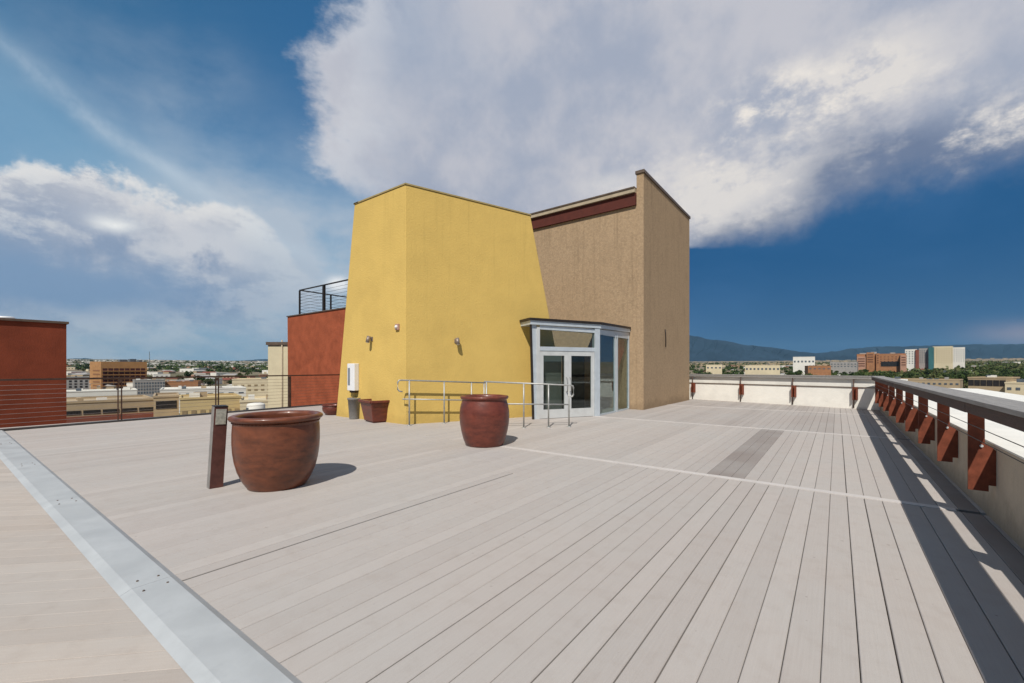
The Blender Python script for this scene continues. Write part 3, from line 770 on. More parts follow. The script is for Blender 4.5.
pot('barrel shaped dark red pot in front of the pipe railing', (c0.x, c0.y, 0),
    [(.30, 0), (.355, 0), (.372, .025), (.41, .12), (.45, .27), (.478, .42), (.488, .55), (.482, .68), (.462, .79), (.44, .86), (.432, .885), (.45, .895), (.468, .915), (.472, .94), (.462, .958), (.43, .962), (.40, .95), (.39, .90), (.40, .8), (.41, .7), (.40, .66), (.02, .65)],
    M_POT2, .40, .74, .004)
c0 = P(333, 414.5)
pot('low round dark red bowl at the left foot of the yellow block', (c0.x, c0.y, 0),
    [(.16, 0), (.20, 0), (.26, .05), (.31, .13), (.325, .20), (.315, .26), (.305, .275), (.33, .285), (.345, .30), (.335, .32), (.30, .32), (.28, .29), (.27, .22), (.02, .2)], M_POT2, .27, .25, .004)
# square planter
c0 = P(379, 421.4)
t = thing('square_planter', 'square tapered dark red planter standing against the yellow wall', 'planter', (c0.x, c0.y, 0), rz=R(-12))
t.scale = (1.12, 1.12, 1.1)
bm = B()
def sq(r): return [(-r, -r), (r, -r), (r, r), (-r, r)]
quadbox(bm, sq(.27), .03, .5, sq(.35)); quadbox(bm, sq(.25), 0, .03)
obj('pot_body', bm, M_POT2, t, .015)
bm = B()
for i in range(4):
    a, c = Vector((*sq(.36)[i], .53)), Vector((*sq(.36)[(i + 1) % 4], .53)); bar(bm, a, c, .07, .06 + .002 * i)
obj('rim', bm, M_POT2, t, .01)
bm = B(); quadbox(bm, sq(.325), .501, .515); obj('soil', bm, M_SOIL, t)
# bin
c0 = P(354.5, 418.8)
t = thing('litter_bin', 'grey tapered litter bin beside the square planter', 'bin', (c0.x, c0.y, 0))
bm = B(); lathe(bm, [(.13, 0), (.14, 0), (.145, .02), (.185, .56), (.20, .565), (.205, .60), (.20, .62), (.175, .62), (.172, .5), (.13, .05), (.02, .04)], 32); obj('bin_body', bm, M_BIN, t)
bm = B(); lathe(bm, [(.16, .585), (.168, .585), (.168, .60), (.12, .612), (.02, .60)], 24); obj('liner', bm, M_DARK, t)
# leaning bollard
c0 = P(215, 487)
t = thing('bollard', 'leaning slim brown bollard with a pale control panel beside the large pot', 'bollard', (c0.x, c0.y, 0))
t.rotation_euler = (0, R(2.5), YAW + R(18))
t.rotation_euler = (Matrix.Rotation(YAW, 3, 'Z') @ Matrix.Rotation(R(3.6), 3, 'Y') @ Matrix.Rotation(R(48), 3, 'Z')).to_euler()
bm = B(); box(bm, -.075, .075, -.055, .06, -.012, 1.02); bd_ = obj('post_body', bm, mat('bollard_grey_steel', (.30, .28, .26), .5, .15, 8, metal=.3), t, .004)
bm = B(); box(bm, -.072, .072, -.062, -.056, .0, 1.015); obj('front_panel', bm, mat('rust_brown_face', (.12, .045, .035), .6, .2, 9), t)
bm = B(); box(bm, -.055, .055, -.070, -.063, .80, .99); obj('control_panel', bm, mat('pale_panel', (.46, .44, .36), .45, .25, 30), t)
bm = B(); box(bm, -.075, .075, -.068, .06, 1.021, 1.03); obj('cap', bm, M_DARK, t)
# ================================================================== LEFT CABLE RAILING
t = thing('cable_railing', 'brown steel cable railing along the left edge of the deck', 'railing', (LE(3) - .1, 3, 0), world_parts=True)
RZ = 1.215
bm = B()
bar(bm, (LE(-6.8) - .1, -6.8, RZ), (LE(10.9) - .1, 10.9, RZ), .055, .045); obj('top_rail', bm, M_POST, t)
for k in range(9):
    z = .16 + k * .115
    bm = B(); tube(bm, [(LE(-6.8) - .1, -6.8, z), (LE(10.9) - .1, 10.9, z)], .0045, 6); obj('cable', bm, M_CABLE, t)
for y in (-6.8, -4.35, -1.9, .55, 3.0, 5.45, 7.9, 10.35):
    bm = B(); x = LE(y) - .1
    box(bm, x - .04, x + .04, y - .045, y - .03, -.25, RZ - .03); box(bm, x - .04, x + .04, y + .03, y + .045, -.25, RZ - .03)
    box(bm, x - .035, x + .035, y - .029, y + .029, RZ - .12, RZ - .04)
    if abs(y - 7.9) < .01: box(bm, x - .06, x + .06, y - .029, y + .029, -.25, RZ - .125)
    o = obj('post', bm, M_POST, t)
# ================================================================== NEIGHBOURING VOLUMES
G0 = -22.0
# own building under the deck
bm = B(); box(bm, -16.1, 4.0, -7.2, 24, G0, -.51)
tag(obj('building_below', bm, M_CREAM), 'body of the building that carries the roof deck', 'building')
# red block on the left
RX = -19.0
yk = 2.3
t = thing('red_block', 'plain dark red stucco block beyond the railing at the left edge', 'building', (RX - 5, -2, G0), world_parts=True)
zt_ = 2.86
bm = B(); box(bm, RX - 10, RX, -9, yk, G0, zt_); obj('wall', bm, M_RED, t)
bm = B(); box(bm, RX - 10.04, RX + .05, -9.04, yk + .05, zt_ + .002, zt_ + .07); obj('coping', bm, M_COP, t)
c0 = A(5, 18.5)
t = thing('roof_unit', 'pale air unit just showing above the left red block', 'roof unit', (c0.x, c0.y, zt_ + .07))
bm = B(); box(bm, -.45, .45, -.4, .4, 0, .68); obj('case', bm, M_CONC, t, .02)
bm = B(); lathe(bm, [(.02, .685), (.3, .685), (.3, .75), (.26, .78), (.02, .78)], 20); obj('fan', bm, M_WPL, t)
bm = B(); box(bm, .455, .75, -.2, .2, 0, .5); obj('duct', bm, M_BIN, t)
# orange-red block with roof railing
pA = A(287.5, 22.0); z1 = ZY(317, 22); 
t = thing('orange_red_block', 'orange red stucco block with a roof railing left of the yellow block', 'building', (pA.x, pA.y, G0), world_parts=True)
xr = -12.5
bm = B(); quadbox(bm, [(pA.x + .35, pA.y), (xr, pA.y), (xr, pA.y + 6), (pA.x + .35, pA.y + 6)], G0, z1, [(pA.x, pA.y), (xr, pA.y), (xr, pA.y + 6), (pA.x, pA.y + 6)]); obj('wall', bm, M_REDL, t)
bm = B(); box(bm, pA.x - .04, xr, pA.y - .04, pA.y + 6, z1 + .002, z1 + .05); obj('coping', bm, M_COP, t)
t = thing('roof_railing', 'dark metal railing on top of the orange red block', 'railing', (pA.x, pA.y, z1), world_parts=True)
zr0, zr1 = z1 + .05, z1 + 1.32
ring = [Vector((xr, pA.y + .25, 0)), Vector((pA.x + .75, pA.y + .25, 0)), Vector((pA.x + .75, pA.y + 3.6, 0)), Vector((xr, pA.y + 3.6, 0))]
for i in range(3):
    a, c = ring[i], ring[i + 1]
    bm = B(); bar(bm, a + Vector((0, 0, zr1)), c + Vector((0, 0, zr1)), .06, .05 + .002 * i); obj('top_rail', bm, M_DARK, t)
    for k in range(7):
        z = zr0 + .14 + k * .155
        bm = B(); tube(bm, [a + Vector((0, 0, z)), c + Vector((0, 0, z))], .007, 5); obj('cable', bm, M_DARK, t)
    n = max(1, round((c - a).length / 2.1))
    for k in range(n + (1 if i == 2 else 0)):
        q = a + (c - a) * (k / n); w = .11 if i == 0 and k == n - 1 else .07
        bm = B(); bar(bm, q + Vector((0, 0, zr0)), q + Vector((0, 0, zr1 - .02)), w, w); obj('post', bm, M_DARK, t)
# cream shaft behind it
t = thing('cream_shaft', 'narrow cream tower standing just left of the orange red block', 'building', tuple(A(278, 30, G0)), world_parts=True)
a, c = A(268, 30), A(296, 30); bk = (cw(0, 1) * 5)
bm = B(); quadbox(bm, [a[:2], c[:2], (c + bk)[:2], (a + bk)[:2]], G0, ZY(345, 30)); obj('wall', bm, M_CREAM, t)
bm = B(); quadbox(bm, [(a - cw(.1, .1))[:2], (c - cw(0, .1))[:2], (c + bk)[:2], (a + bk - cw(.1, 0))[:2]], ZY(345, 30) + .003, ZY(342, 30)); obj('coping', bm, M_COP, t)
p = A(282, 29.95); bm = B(); tube(bm, [Vector((p.x, p.y, -8)), Vector((p.x, p.y, ZY(340, 30)))], .05); obj('downpipe', bm, M_TCOP, t)
# ================================================================== TERRAIN
def T(x, y):
    d = math.hypot(x, y)
    h = G0
    if d > 450: h += (d - 450) * .0172 * min(1, (d - 450) / 1500 + .25)
    h += 6 * math.sin(x / 900 + 1) * math.sin(y / 1100) * min(1, max(0, (d - 900) / 3000))
    return h
bm = B()
rad = [0, 60, 150, 300, 450, 600, 800, 1000, 1300, 1700, 2200, 3000, 4200, 6000, 8000, 10500, 14000, 19000, 23000]
NS = 96; prev = None
for r in rad:
    hh = r if r <= 10500 else 10500
    if r == 0: cur = [bm.verts.new((0, 0, G0))]
    else: cur = [bm.verts.new((r * math.cos(a), r * math.sin(a), T(hh * math.cos(a), hh * math.sin(a)))) for a in [k * 2 * math.pi / NS for k in range(NS)]]
    if prev:
        for k in range(NS):
            if len(prev) == 1: bm.faces.new((prev[0], cur[k], cur[(k + 1) % NS]))
            else: bm.faces.new((prev[k], cur[k], cur[(k + 1) % NS], prev[(k + 1) % NS]))
    prev = cur
for f in bm.faces: f.smooth = True
bmesh.ops.recalc_face_normals(bm, faces=bm.faces[:])
def ground_mat():
    m = bpy.data.materials.new('desert_city_ground'); m.use_nodes = True
    nt = m.node_tree; nb = NB(nt); bs = nt.nodes['Principled BSDF']
    g = nb.n('ShaderNodeNewGeometry'); V = E(nb, g.outputs['Position'])
    n1 = nb.noise(V, .004, 8, .65); n2 = nb.noise(V, .03, 6, .7); n3 = nb.noise(nb.vm('ADD', V, (90, 10, 0)), .0011, 6, .6)
    c = nb.mix(nb.smooth(n1, .35, .65), (.30, .235, .165), (.20, .155, .115))
    c = nb.mix(nb.smooth(n2, .5, .66) * .8, c, (.07, .085, .04))
    c = nb.mix(nb.smooth(n3, .46, .6) * .6, c, (.10, .105, .055))
    nb.put(bs.inputs['Base Color'], c); bs.inputs['Roughness'].default_value = .95
    bs.inputs['Specular IOR Level'].default_value = .1
    return m
tag(obj('ground', bm, ground_mat()), kind='structure')
# mountains: a ridge with depth on both slopes
def ridge(name, prof, dist, mtl, rough, seed, depth=5000, label=None):
    rr = random.Random(seed); bm = B(); cols = []
    xs_ = [prof[0][0] + k * (prof[-1][0] - prof[0][0]) / 150 for k in range(151)]
    offs = [rr.uniform(-1, 1) for _ in range(200)]
    for i, px in enumerate(xs_):
        for (xa, ya), (xb, yb) in zip(prof, prof[1:]):
            if xa <= px <= xb: yy = ya + (yb - ya) * (px - xa) / (xb - xa)
        az = math.atan((px - 512) / 430); cz = dist
        top = ZY(yy, cz) + rough * (offs[i] * .5 + .8 * math.sin(i * .7) * offs[i // 7])
        col = []
        for j, (f, h) in enumerate(((-1, 0), (-.72, .13), (-.5, .34), (-.32, .55), (-.16, .80), (0, 1), (.3, .75), (.7, .3), (1, 0))):
            dd = cz + f * depth
            zz_ = 100 + (top - 100) * h * (1 + (.16 * math.sin(i * 1.3 + j) * offs[(i * 3 + j * 17) % 200] if 0 < j < 5 else 0))
            p = A(px, dd); w = (rr.uniform(-.3, .3) * 350 if 0 < j < 5 else 0)
            col.append(bm.verts.new((p.x + w, p.y + w, zz_)))
        cols.append(col)
    for a, c in zip(cols, cols[1:]):
        for j in range(8): bm.faces.new((a[j], c[j], c[j + 1], a[j + 1]))
    bmesh.ops.recalc_face_normals(bm, faces=bm.faces[:])
    return tag(obj(name, bm, mtl), kind='structure')
M_MTN = mat('cloud_shaded_forest_rock', (.022, .038, .058), .95, .3, .001, spec=.05, vec='Object')  # cloud shadow over the mountains is put into this dark blue colour
ridge('mountains', [(560, 345), (620, 339), (660, 336), (688, 335), (704, 338), (724, 341), (748, 345), (776, 348), (800, 352), (822, 353), (842, 350), (870, 347), (905, 346), (950, 345), (1000, 344), (1060, 344), (1150, 341)], 13000, M_MTN, 18, 3, 3000)
ridge('mountains', [(-200, 357), (0, 359), (60, 359), (85, 358), (105, 361), (170, 363), (230, 361), (270, 359), (330, 358), (400, 358)], 14000, M_MTN, 8, 5, 3000)
# ================================================================== CITY
def city(name, label, cat, px0, px1, cz, ytop, m, rot=0.0, depth=25, wins=None, wm=None, roofm=None, para=.6, group=None, wpart='window'):
    """box building whose near face spans px0..px1 at distance cz"""
    rl = lambda px: math.hypot((px - 512) / 430, 1); D_ = cz * rl((px0 + px1) / 2)
    zt = ZY(ytop, cz); p0, p1 = A(px0, D_ / rl(px0)), A(px1, D_ / rl(px1) * (1 + rot * .15))
    d = (p1 - p0); W = d.length; d.normalize(); n = Vector((d.y, -d.x, 0))
    gz = min(T(p0.x, p0.y), T(p1.x, p1.y)) - 2
    t = thing(name, label, cat, (p0.x, p0.y, gz), math.atan2(d.y, d.x), group)
    H = zt - gz
    bm = B(); box(bm, 0, W, 0, depth, 0, H); obj('wall', bm, m, t)
    bm = B(); pw = .35
    box(bm, -.15, W + .15, -.15, pw, H + .01, H + para); box(bm, -.15, W + .15, depth - pw, depth + .15, H + .01, H + para)
    box(bm, -.15, pw, pw + .01, depth - pw - .01, H + .01, H + para); box(bm, W - pw, W + .15, pw + .01, depth - pw - .01, H + .01, H + para)
    obj('roof_parapet', bm, roofm or m, t)
    wm = wm or MW
    rr = random.Random(int(px0 * 7 + cz)); 
    if cz < 700 and W > 8:
        for _k in range(min(9, 2 + int(W / 9))):
            w_, d_, h_ = rr.uniform(.8, 3.2), rr.uniform(1, 3), rr.uniform(.7, 2.0)
            x_, y_ = rr.uniform(1.5, W - 5), rr.uniform(1.5, max(2, depth - 6))
            bm = B(); box(bm, x_, x_ + w_, y_, y_ + d_, H + .02, H + h_); obj('roof_unit', bm, rr.choice((cG, cWh, MWG, cB)), t)
    if wins:
        for (r0, r1, nr, nc, fx, fz) in wins:      # fractions of the height from the top, rows, columns, fill
            for r in range(nr):
                zc = H - (r0 + (r1 - r0) * (r + .5) / nr) * (zt - EYE if 0 else (H if r1 > 1 else 1)) if 0 else None
                z_hi = zt - gz - (r0 + (r1 - r0) * r / nr); z_lo = zt - gz - (r0 + (r1 - r0) * (r + 1) / nr)
                hh = (z_hi - z_lo) * fz; zc = (z_hi + z_lo) / 2
                for c in range(nc):
                    cx = W * (c + .5) / nc; ww = W / nc * fx
                    bm = B(); box(bm, cx - ww / 2, cx + ww / 2, -.12, .0 - .01, zc - hh / 2, zc + hh / 2); obj(wpart, bm, wm, t)
    return t, W, H
MW = mat('dark_window', (.025, .022, .022), .3, .2, 1, spec=.5)
MWG = mat('grey_window', (.10, .12, .14), .3, .2, 1, spec=.5)
cT = mat('tan_brick_tower', (.42, .215, .085), .9, .1, .3); cO = mat('orange_brick', (.36, .17, .08), .9, .12, .2)
cW = mat('cream_city_wall', (.66, .56, .38), .9, .07, .1); cY = mat('yellow_tan_wall', (.55, .42, .21), .9, .08, .1)
cG = mat('grey_city_wall', (.34, .32, .30), .9, .1, .2); cR = mat('brown_red_wall', (.22, .07, .045), .9, .12, .2)
cB = mat('buff_wall', (.42, .32, .20), .9, .1, .15); cWh = mat('white_city_wall', (.74, .71, .64), .85, .05, .1)
cP = mat('pinkish_wall', (.45, .25, .17), .9, .1, .15); cTe = mat('teal_glass_wall', (.05, .16, .17), .4, .15, .1)
# tan tower: front face with balcony-like openings
city('tower_end_wall', 'narrow sunlit end of the tan office tower', 'building', 90.5, 101, 432, 363.2, cT, .0, 40, [(2.5, 27, 6, 1, .7, .34)], mat('shadow_band', (.25, .11, .05), .9)) if 0 else None
def office_tower():
    cz = 421; zt = ZY(361.5, cz)
    p0, p1 = A(91, cz * 1.03), A(147, cz * 1.07)
    pc = A(101, cz)
    gz = T(pc.x, pc.y) - 1; H = zt - gz
    d = (p1 - pc); W = d.length; d.normalize(); n = Vector((-d.y, d.x, 0))
    t = thing('office_tower', 'tan seven storey office tower with rows of dark balconies at the left', 'building', (pc.x, pc.y, gz), math.atan2(d.y, d.x))
    inv = (Matrix.Translation(t.location) @ Matrix.Rotation(math.atan2(d.y, d.x), 4, 'Z')).inverted()
    l0 = inv @ Vector((p0.x, p0.y, gz))
    bm = B(); quadbox(bm, [(l0.x, l0.y), (0, 0), (W, 0), (W, 30), (l0.x, 30)], 0, H); obj('wall', bm, cT, t)
    rows, cols = 6, 8
    f0 = H - 5.6; rh = (f0 - 1.0) / 6.3
    for r in range(rows):
        z = f0 - (r + 1) * rh
        for c in range(cols):
            x0_ = .8 + (W - 2.0) * c / cols; w_ = (W - 2.0) / cols
            bm = B(); box(bm, x0_ + .35, x0_ + w_ - .35, -.10, -.01, z + .3, z + rh * .72); q = obj('window', bm, mat('deep_balcony_shade', (.07, .018, .015), .8), t)
        bm = B(); box(bm, .6, W - .6, -1.1, -.02, z - .35, z + .25); obj('balcony_ledge', bm, cT, t)
    for r in range(6):
        z = f0 - (r + 1) * rh; a = Vector((l0.x, l0.y, 0)); dd = Vector((-l0.x, -l0.y, 0)); 
        bm = B(); bar(bm, a + dd * .2 + Vector((0, -.3, z + .5)), a + dd * .85 + Vector((0, -.3, z + .5)), .3, 1.4); obj('window_band', bm, mat('tower_band', (.26, .12, .055), .9), t)
    for (x, w, h) in ((16, 6, 2.4), (24, 5, 3.0), (31, 3, 2.0)):
        bm = B(); box(bm, x, x + w, 8, 14, H + .01, H + h); obj('roof_unit', bm, MWG, t)
office_tower()
city('grid_fronted_block', 'grey gridded office block in front of the tan tower', 'building', 134.5, 165, 350, 380.5, cG, .02, 22, [(.8, 11, 4, 11, .6, .62)], MWG)
city('small_office', 'low grey office with dark openings left of the tan tower', 'building', 62, 89, 380, 377.5, cG, .0, 30, [(2, 9.5, 3, 5, .5, .6)])
city('brick_hall', 'orange brown hall right of the gridded block', 'building', 163, 198, 370, 382, cO, -.04, 25, [(4, 9, 1, 4, .3, .6)])
city('white_warehouse', 'long white flat roofed warehouse below the tan tower', 'building', 55, 137, 250, 391.5, cWh, .0, 22, [(3.5, 5.2, 1, 9, .35, .7)], MWG)
t, W, H = city('car_park', 'tan parking deck with long dark slots and a red base at the left', 'car park', 40, 155, 130, 402.5, cB, .05, 26, [(2.0, 3.6, 1, 6, .88, .75)], MW)
bm = B(); box(bm, -.3, W + .3, -.8, -.15, 0, H - 3.9); obj('red_base', bm, cR, t)
t, W, H = city('framed_block', 'buff block with one deep framed dark opening beside the parking deck', 'building', 153.5, 179, 128, 397.5, cB, .0, 20, [(.9, 3.4, 1, 1, .82, .95)], MW)
for k in range(5):
    pass
city('yellow_store', 'pale yellow flat roofed store behind the leaning bollard', 'building', 180, 241, 120, 399, cY, .03, 18, [(2.6, 4.3, 1, 7, .55, .6)], mat('dull_window', (.30, .22, .12), .6))
city('cream_shop', 'cream shop building below the cream tower', 'building', 240, 300, 125, 401.5, cW, .02, 20, [(1.6, 3.4, 1, 5, .5, .6)], mat('dull_window', (.30, .22, .12), .6))
city('long_cream_block', 'long cream office block behind the yellow store', 'building', 232, 310, 300, 379.5, cW, -.02, 25, [(2.2, 8.5, 2, 12, .5, .35)], mat('dull_window', (.30, .22, .12), .6))
city('pale_hall', 'pale flat hall between the yellow store and the white warehouse', 'building', 160, 246, 230, 389.5, cWh, .02, 30, [(1.5, 3.0, 1, 8, .5, .5)], MWG)
# storage tank on the cream shop
c0 = A(256, 112); zc = ZY(404, 112)
t = thing('water_tank', 'white domed tank with a dark door on the cream shop side', 'tank', (c0.x, c0.y, G0))
bm = B(); lathe(bm, [(.5, 0), (2.1, 0), (2.1, zc - G0 - .2), (1.9, zc - G0 + .1), (1.0, zc - G0 + .35), (.05, zc - G0 + .42)], 28); obj('shell', bm, cWh, t)
bm = B(); box(bm, -.6, .6, -2.16, -1.6, zc - G0 - 3, zc - G0 - .8); obj('door', bm, MWG, t)
# antenna mast
c0 = A(149.5, 900); gz = T(c0.x, c0.y)
t = thing('antenna_mast', 'thin lattice mast rising above the left horizon', 'mast', (c0.x, c0.y, gz))
bm = B(); H = ZY(351.5, 900) - gz
for a in range(3): tube(bm, [(1.1 * math.cos(a * 2.09), 1.1 * math.sin(a * 2.09), 0), (.25 * math.cos(a * 2.09), .25 * math.sin(a * 2.09), H)], .22, 5)
for k in range(14):
    z = H * k / 14; r_ = 1.1 - .85 * k / 14
    tube(bm, [(r_, 0, z), (-.5 * r_, .87 * r_, z + H / 28), (-.5 * r_, -.87 * r_, z + H / 14)], .08, 4)
obj('lattice', bm, MWG, t)
# right-hand skyline
t, W, H = city('brick_office_block', 'orange brick office block with dark entrance recess on the right skyline', 'building', 857, 906, 900, 354, cO, .02, 60, [(4, 22, 4, 13, .4, .35)], mat('shadow_red', (.12, .05, .03), .8))
bm = B(); box(bm, W * .5, W * .86, -.4, -.13, H - 26, H - 16); obj('entrance_recess', bm, MW, t)
for x0_, x1_, hh, y_ in ((.0, .18, -5, -14), (.2, .36, 3.5, -9), (.88, 1.0, -3, -12), (.40, .47, 1.5, -5)):
    bm = B(); box(bm, W * x0_, W * x1_, y_, -.13, 0, H + hh); v_ = obj('wing', bm, cP if hh < 0 else cO, t)
    for r_ in range(4):
        bm = B(); box(bm, W * x0_ + 1.5, W * x1_ - 1.5, y_ - .2, y_ - .02, H + hh - 6 - r_ * 5, H + hh - 4 - r_ * 5); obj('window_band', bm, mat('shadow_red', (.12, .05, .03), .8), t)
for x0_, x1_, hh in ((.06, .2, 3), (.3, .42, 5), (.7, .8, 3)):
    bm = B(); box(bm, W * x0_, W * x1_, 10, 30, H + .02, H + hh); obj('roof_unit', bm, cG, t)
city('white_tower', 'grey white tower at the left of the tall skyline group', 'building', 905, 917, 1000, 349.5, cWh, .0, 30, [(3, 34, 8, 4, .5, .4)], MWG)
city('brown_slab', 'thin brown slab between the two pale towers', 'building', 915.5, 919, 990, 350, cR, .0, 30, None)
city('grey_tower', 'grey tower beside the teal glass strip', 'building', 919, 930, 1000, 348.5, cG, .0, 30, [(3, 34, 8, 5, .5, .4)], MWG)
city('teal_glass_strip', 'narrow teal glass tower on the right skyline', 'building', 928.5, 934, 985, 347.5, cTe, .0, 30, None)
city('cream_tower', 'broad cream tower with vertical window rows on the right skyline', 'building', 933, 953, 980, 346.5, cW, .01, 40, [(3, 38, 8, 8, .4, .5)], mat('dull_window', (.30, .22, .12), .6))
city('pale_tower_wing', 'pale lower wing at the right end of the skyline group', 'building', 953, 965, 1010, 347.5, cWh, .0, 40, [(3, 34, 7, 5, .4, .4)], MWG)
city('white_depot', 'white flat depot on the right skyline near the far wall', 'building', 793, 815, 900, 357, cWh, .0, 50, [(5, 14, 1, 6, .5, .4)], MWG)
city('orange_warehouse', 'low orange warehouse in front of the white depot', 'building', 808, 831, 640, 366, cO, .03, 40, [(2, 6, 1, 5, .5, .4)], MWG)
city('pale_works', 'pale grey works right of the orange warehouse', 'building', 830, 857, 900, 362, cG, -.02, 50, [(2, 12, 2, 8, .5, .4)], MWG)
city('cream_school', 'long cream low building among trees beyond the far wall', 'building', 745, 780, 620, 365.5, cW, .0, 30, [(2, 8, 1, 9, .5, .45)], MWG)
city('cream_annex', 'small cream building right of the tan tower among trees', 'building', 706, 722, 700, 365, cW, .0, 25, [(2, 7, 1, 4, .5, .45)], MWG)
city('dark_glazed_shop', 'low grey building with a strip of dark windows behind the timber rail', 'building', 968, 1006, 190, 378.5, cB, -.05, 25, [(.5, 3.4, 1, 6, .92, .9)], MW)
city('pale_corner_house', 'pale low building at the right edge beyond the timber rail', 'building', 1005, 1060, 175, 384, cW, -.04, 20, [(1.2, 3.0, 1, 6, .5, .6)], MWG)
city('long_pale_roof', 'long pale flat roofed building between the trees at the right', 'building', 885, 960, 270, 380, cB, -.06, 25, [(1.2, 3.0, 1, 14, .5, .6)], MWG)
# ---------------- small houses (individuals)
hp = []
def house_proto(m, rm, w, d, h, gable):
    t = thing('house', 'x', 'house', (0, 0, -500), group='small houses of the distant city')
    bm = B(); box(bm, -w / 2, w / 2, -d / 2, d / 2, -2, h); obj('wall', bm, m, t)
    bm = B()
    if gable:
        vs = [bm.verts.new(p) for p in ((-w / 2 - .4, -d / 2 - .4, h + .01), (w / 2 + .4, -d / 2 - .4, h + .01), (w / 2 + .4, d / 2 + .4, h + .01), (-w / 2 - .4, d / 2 + .4, h + .01), (-w / 2 + 1, 0, h + 2.2), (w / 2 - 1, 0, h + 2.2))]
        for f in ((0, 1, 5, 4), (2, 3, 4, 5), (0, 4, 3), (1, 2, 5), (3, 2, 1, 0)): bm.faces.new([vs[i] for i in f])
        bmesh.ops.recalc_face_normals(bm, faces=bm.faces[:])
    else: box(bm, -w / 2 - .2, w / 2 + .2, -d / 2 - .2, d / 2 + .2, h + .01, h + .5)
    obj('roof', bm, rm, t)
    bm = B()
    for k in range(3): box(bm, -w / 2 + w * (.15 + .28 * k), -w / 2 + w * (.28 + .28 * k), -d / 2 - .06, -d / 2 - .01, 1.0, 2.3)
    obj('window', bm, MW, t)
    return t
HL = [(cW, cWh, 16, 12, 4.5, 0, 'small cream flat roofed house of the distant city'), (cB, cG, 20, 14, 5, 1, 'small buff house with a grey hipped roof in the distant city'),
      (cP, cB, 18, 12, 4.5, 0, 'small pinkish flat roofed house of the distant city'), (cWh, cWh, 28, 18, 6, 0, 'white flat roofed shed of the distant city'), (cB, cR, 18, 13, 4, 1, 'small buff house with a red brown roof in the distant city')]
protos = [(house_proto(*h[:6]), h[6]) for h in HL]
rg = random.Random(21)
first = [True] * 5
def place_house(px, cz, k):
    p = A(px, cz); z = T(p.x, p.y)
    pr, lab = protos[k]
    if first[k]:
        pr.location = (p.x, p.y, z); pr.rotation_euler = (0, 0, rg.uniform(0, 3)); pr['label'] = lab; first[k] = False; return
    dup(pr, (p.x, p.y, z), rg.uniform(0, 3), lab, scale=rg.uniform(.85, 1.35))
for k in range(120): place_house(rg.uniform(66, 288), 430 + 1500 * rg.random() ** 1.4, rg.randrange(5))
for k in range(100): place_house(rg.uniform(690, 1024), 450 + 1400 * rg.random() ** 1.4, rg.randrange(5))
# farther houses: one mass
def far_boxes(x0, x1, n, seed, m):
    r = random.Random(seed); bm = B()
    for _ in range(n):
        cz = 1800 + 6500 * r.random() ** 1.6; p = A(r.uniform(x0, x1), cz); z = T(p.x, p.y); w, d, h = r.uniform(10, 30) , r.uniform(8, 20), r.uniform(3, 8)
        box(bm, p.x - w, p.x + w, p.y - d, p.y + d, z - 3, z + h)
    tag(obj('distant_rooftops', bm, m), 'countless pale rooftops of the far city', 'rooftops', kind='stuff')
far_boxes(-60, 400, 500, 3, cWh); far_boxes(640, 1120, 500, 4, cB)
# ---------------- trees
M_LEAF = [mat('leaf_%s' % n, c, .8, .35, .9, spec=.2) for n, c in (('deep', (.055, .085, .022)), ('mid', (.085, .115, .03)), ('olive', (.12, .125, .045)))]
M_BARK = mat('bark', (.11, .08, .055), .9, .2, 3)
def crown_bm(r, seed, n=420, q=.55):
    rr = random.Random(seed); bm = B()
    lobes = [(Vector((rr.gauss(0, .42), rr.gauss(0, .42), rr.uniform(-.3, .55))) * r, r * rr.uniform(.35, .62)) for _ in range(9)]
    for _ in range(n):
        c, s = rr.choice(lobes)
        d = Vector((rr.gauss(0, 1), rr.gauss(0, 1), rr.gauss(0, 1))).normalized() * s * rr.uniform(.55, 1.05)
        p = c + d; a = Vector((rr.gauss(0, 1), rr.gauss(0, 1), rr.gauss(0, 1))).normalized(); e_ = a.cross(Vector((rr.gauss(0, 1), rr.gauss(0, 1), rr.gauss(0, 1)))).normalized(); f = a.cross(e_)
        k = q * rr.uniform(.6, 1.3)
        vs = [bm.verts.new(p + e_ * k * i + f * k * j * .8 + a * .12 * k * (i * j)) for i, j in ((-1, -1), (1, -.7), (.8, 1), (-.9, .8))]
        bm.faces.new(vs)
    return bm
def tree_proto(k, r, h, seed):
    t = thing('tree', 'x', 'tree', (0, 0, -500), group='trees among the city buildings')
    bm = crown_bm(r, seed)
    bmesh.ops.translate(bm, verts=bm.verts[:], vec=(0, 0, h)); obj('crown', bm, M_LEAF[k], t)
    bm = B(); tube(bm, [(0, 0, -1), (.1, 0, h * .4), (0, .1, h * .9)], .28, 6); tube(bm, [(.1, 0, h * .45), (r * .4, .3, h)], .14, 5); tube(bm, [(.1, 0, h * .5), (-r * .4, -.3, h * 1.05)], .14, 5)
    obj('trunk', bm, M_BARK, t)
    return t
TP = [(tree_proto(0, 4.6, 6.0, 1), 'dark green broad tree among the city buildings'), (tree_proto(1, 4.0, 5.4, 2), 'mid green round tree among the city buildings'), (tree_proto(2, 3.6, 4.8, 3), 'olive green small tree among the city buildings'), (tree_proto(0, 3.6, 7.6, 4), 'dark green upright tree among the city buildings')]
tf = [True] * 4
def place_tree(px, cz):
    k = rg.choice((0, 0, 1, 1, 2, 3)); p = A(px, cz); z = T(p.x, p.y); pr, lab = TP[k]
    if tf[k]:
        pr.location = (p.x, p.y, z); pr['label'] = lab; tf[k] = False; return
    s = rg.uniform(.8, 1.5)
    dup(pr, (p.x, p.y, z), rg.uniform(0, 6), lab, scale=(s, s, s * rg.uniform(.85, 1.15)))
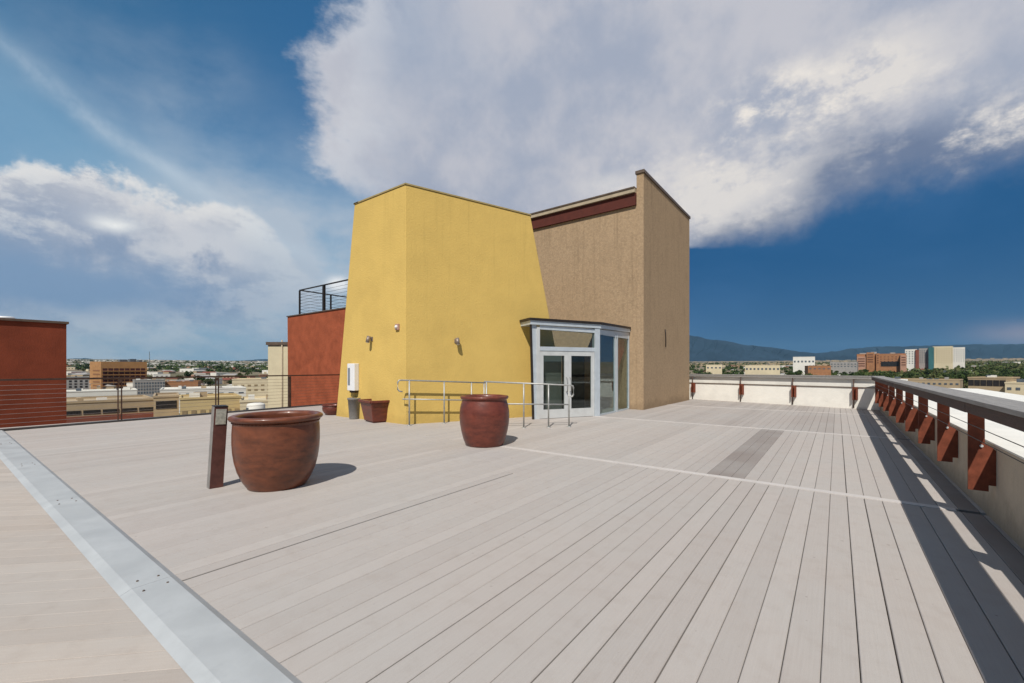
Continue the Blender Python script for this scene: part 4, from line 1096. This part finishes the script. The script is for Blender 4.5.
for k in range(26): place_tree(rg.uniform(66, 288), 470 + 900 * rg.random() ** 1.3)
for k in range(95): place_tree(rg.uniform(690, 880), 400 + 450 * rg.random() ** 1.2)
for k in range(60): place_tree(rg.uniform(870, 960), 420 + 400 * rg.random())
for k in range(120): place_tree(rg.uniform(945, 1035), 240 + 520 * rg.random() ** 1.1)
def wood(x0, x1, n, c0_, c1_, seed, m, lab, pw=1.3):
    r = random.Random(seed); bm = B()
    for _ in range(n):
        cz = c0_ + (c1_ - c0_) * r.random() ** pw; p = A(r.uniform(x0, x1), cz); z = T(p.x, p.y); s = r.uniform(3.5, 7.5)
        for _k in range(26):
            d = Vector((r.gauss(0, 1), r.gauss(0, 1), abs(r.gauss(0, .8)))) * s * .55; c = p + d; c.z = z + 1 + d.z * 1.1
            a = Vector((r.gauss(0, 1), r.gauss(0, 1), r.gauss(0, 1))).normalized(); e_ = a.cross(Vector((r.gauss(0, 1), r.gauss(0, 1), 1))).normalized(); f = a.cross(e_); k = s * r.uniform(.22, .42)
            bm.faces.new([bm.verts.new(c + e_ * k * i + f * k * j) for i, j in ((-1, -1), (1, -.7), (.8, 1), (-.9, .8))])
    tag(obj('distant_woods', bm, m), lab, 'trees', kind='stuff')
wood(60, 290, 520, 1100, 4500, 8, M_LEAF[0], 'dark green belt of trees across the far left city', 1.6)
wood(165, 290, 420, 1200, 3500, 18, M_LEAF[1], 'lighter green trees across the far left city', 1.2)
wood(680, 880, 900, 600, 4500, 9, M_LEAF[0], 'dark tree belt on the right horizon beyond the far wall', 1.4)
wood(860, 1060, 1300, 600, 3500, 10, M_LEAF[1], 'green tree cover below the right skyline', 1.4)
wood(860, 1060, 900, 500, 2500, 11, M_LEAF[2], 'olive tree cover below the right skyline', 1.4)
bm = B(); box(bm, -30000, 26000, -24000, 30000, -60, 1350)
hm = bpy.data.materials.new('thin_blue_air'); hm.use_nodes = True
hm.node_tree.nodes.clear(); ho = hm.node_tree.nodes.new('ShaderNodeOutputMaterial'); hv = hm.node_tree.nodes.new('ShaderNodeVolumePrincipled')
hv.inputs['Color'].default_value = (.34, .66, .92, 1); hv.inputs['Density'].default_value = 2.4e-5; hv.inputs['Anisotropy'].default_value = .2
hm.node_tree.links.new(hv.outputs[0], ho.inputs['Volume'])
tag(obj('haze', bm, hm), 'thin blue air over the far city and mountains', 'haze', kind='stuff')
for o in bpy.data.objects:
    if '_w' in o: del o['_w']
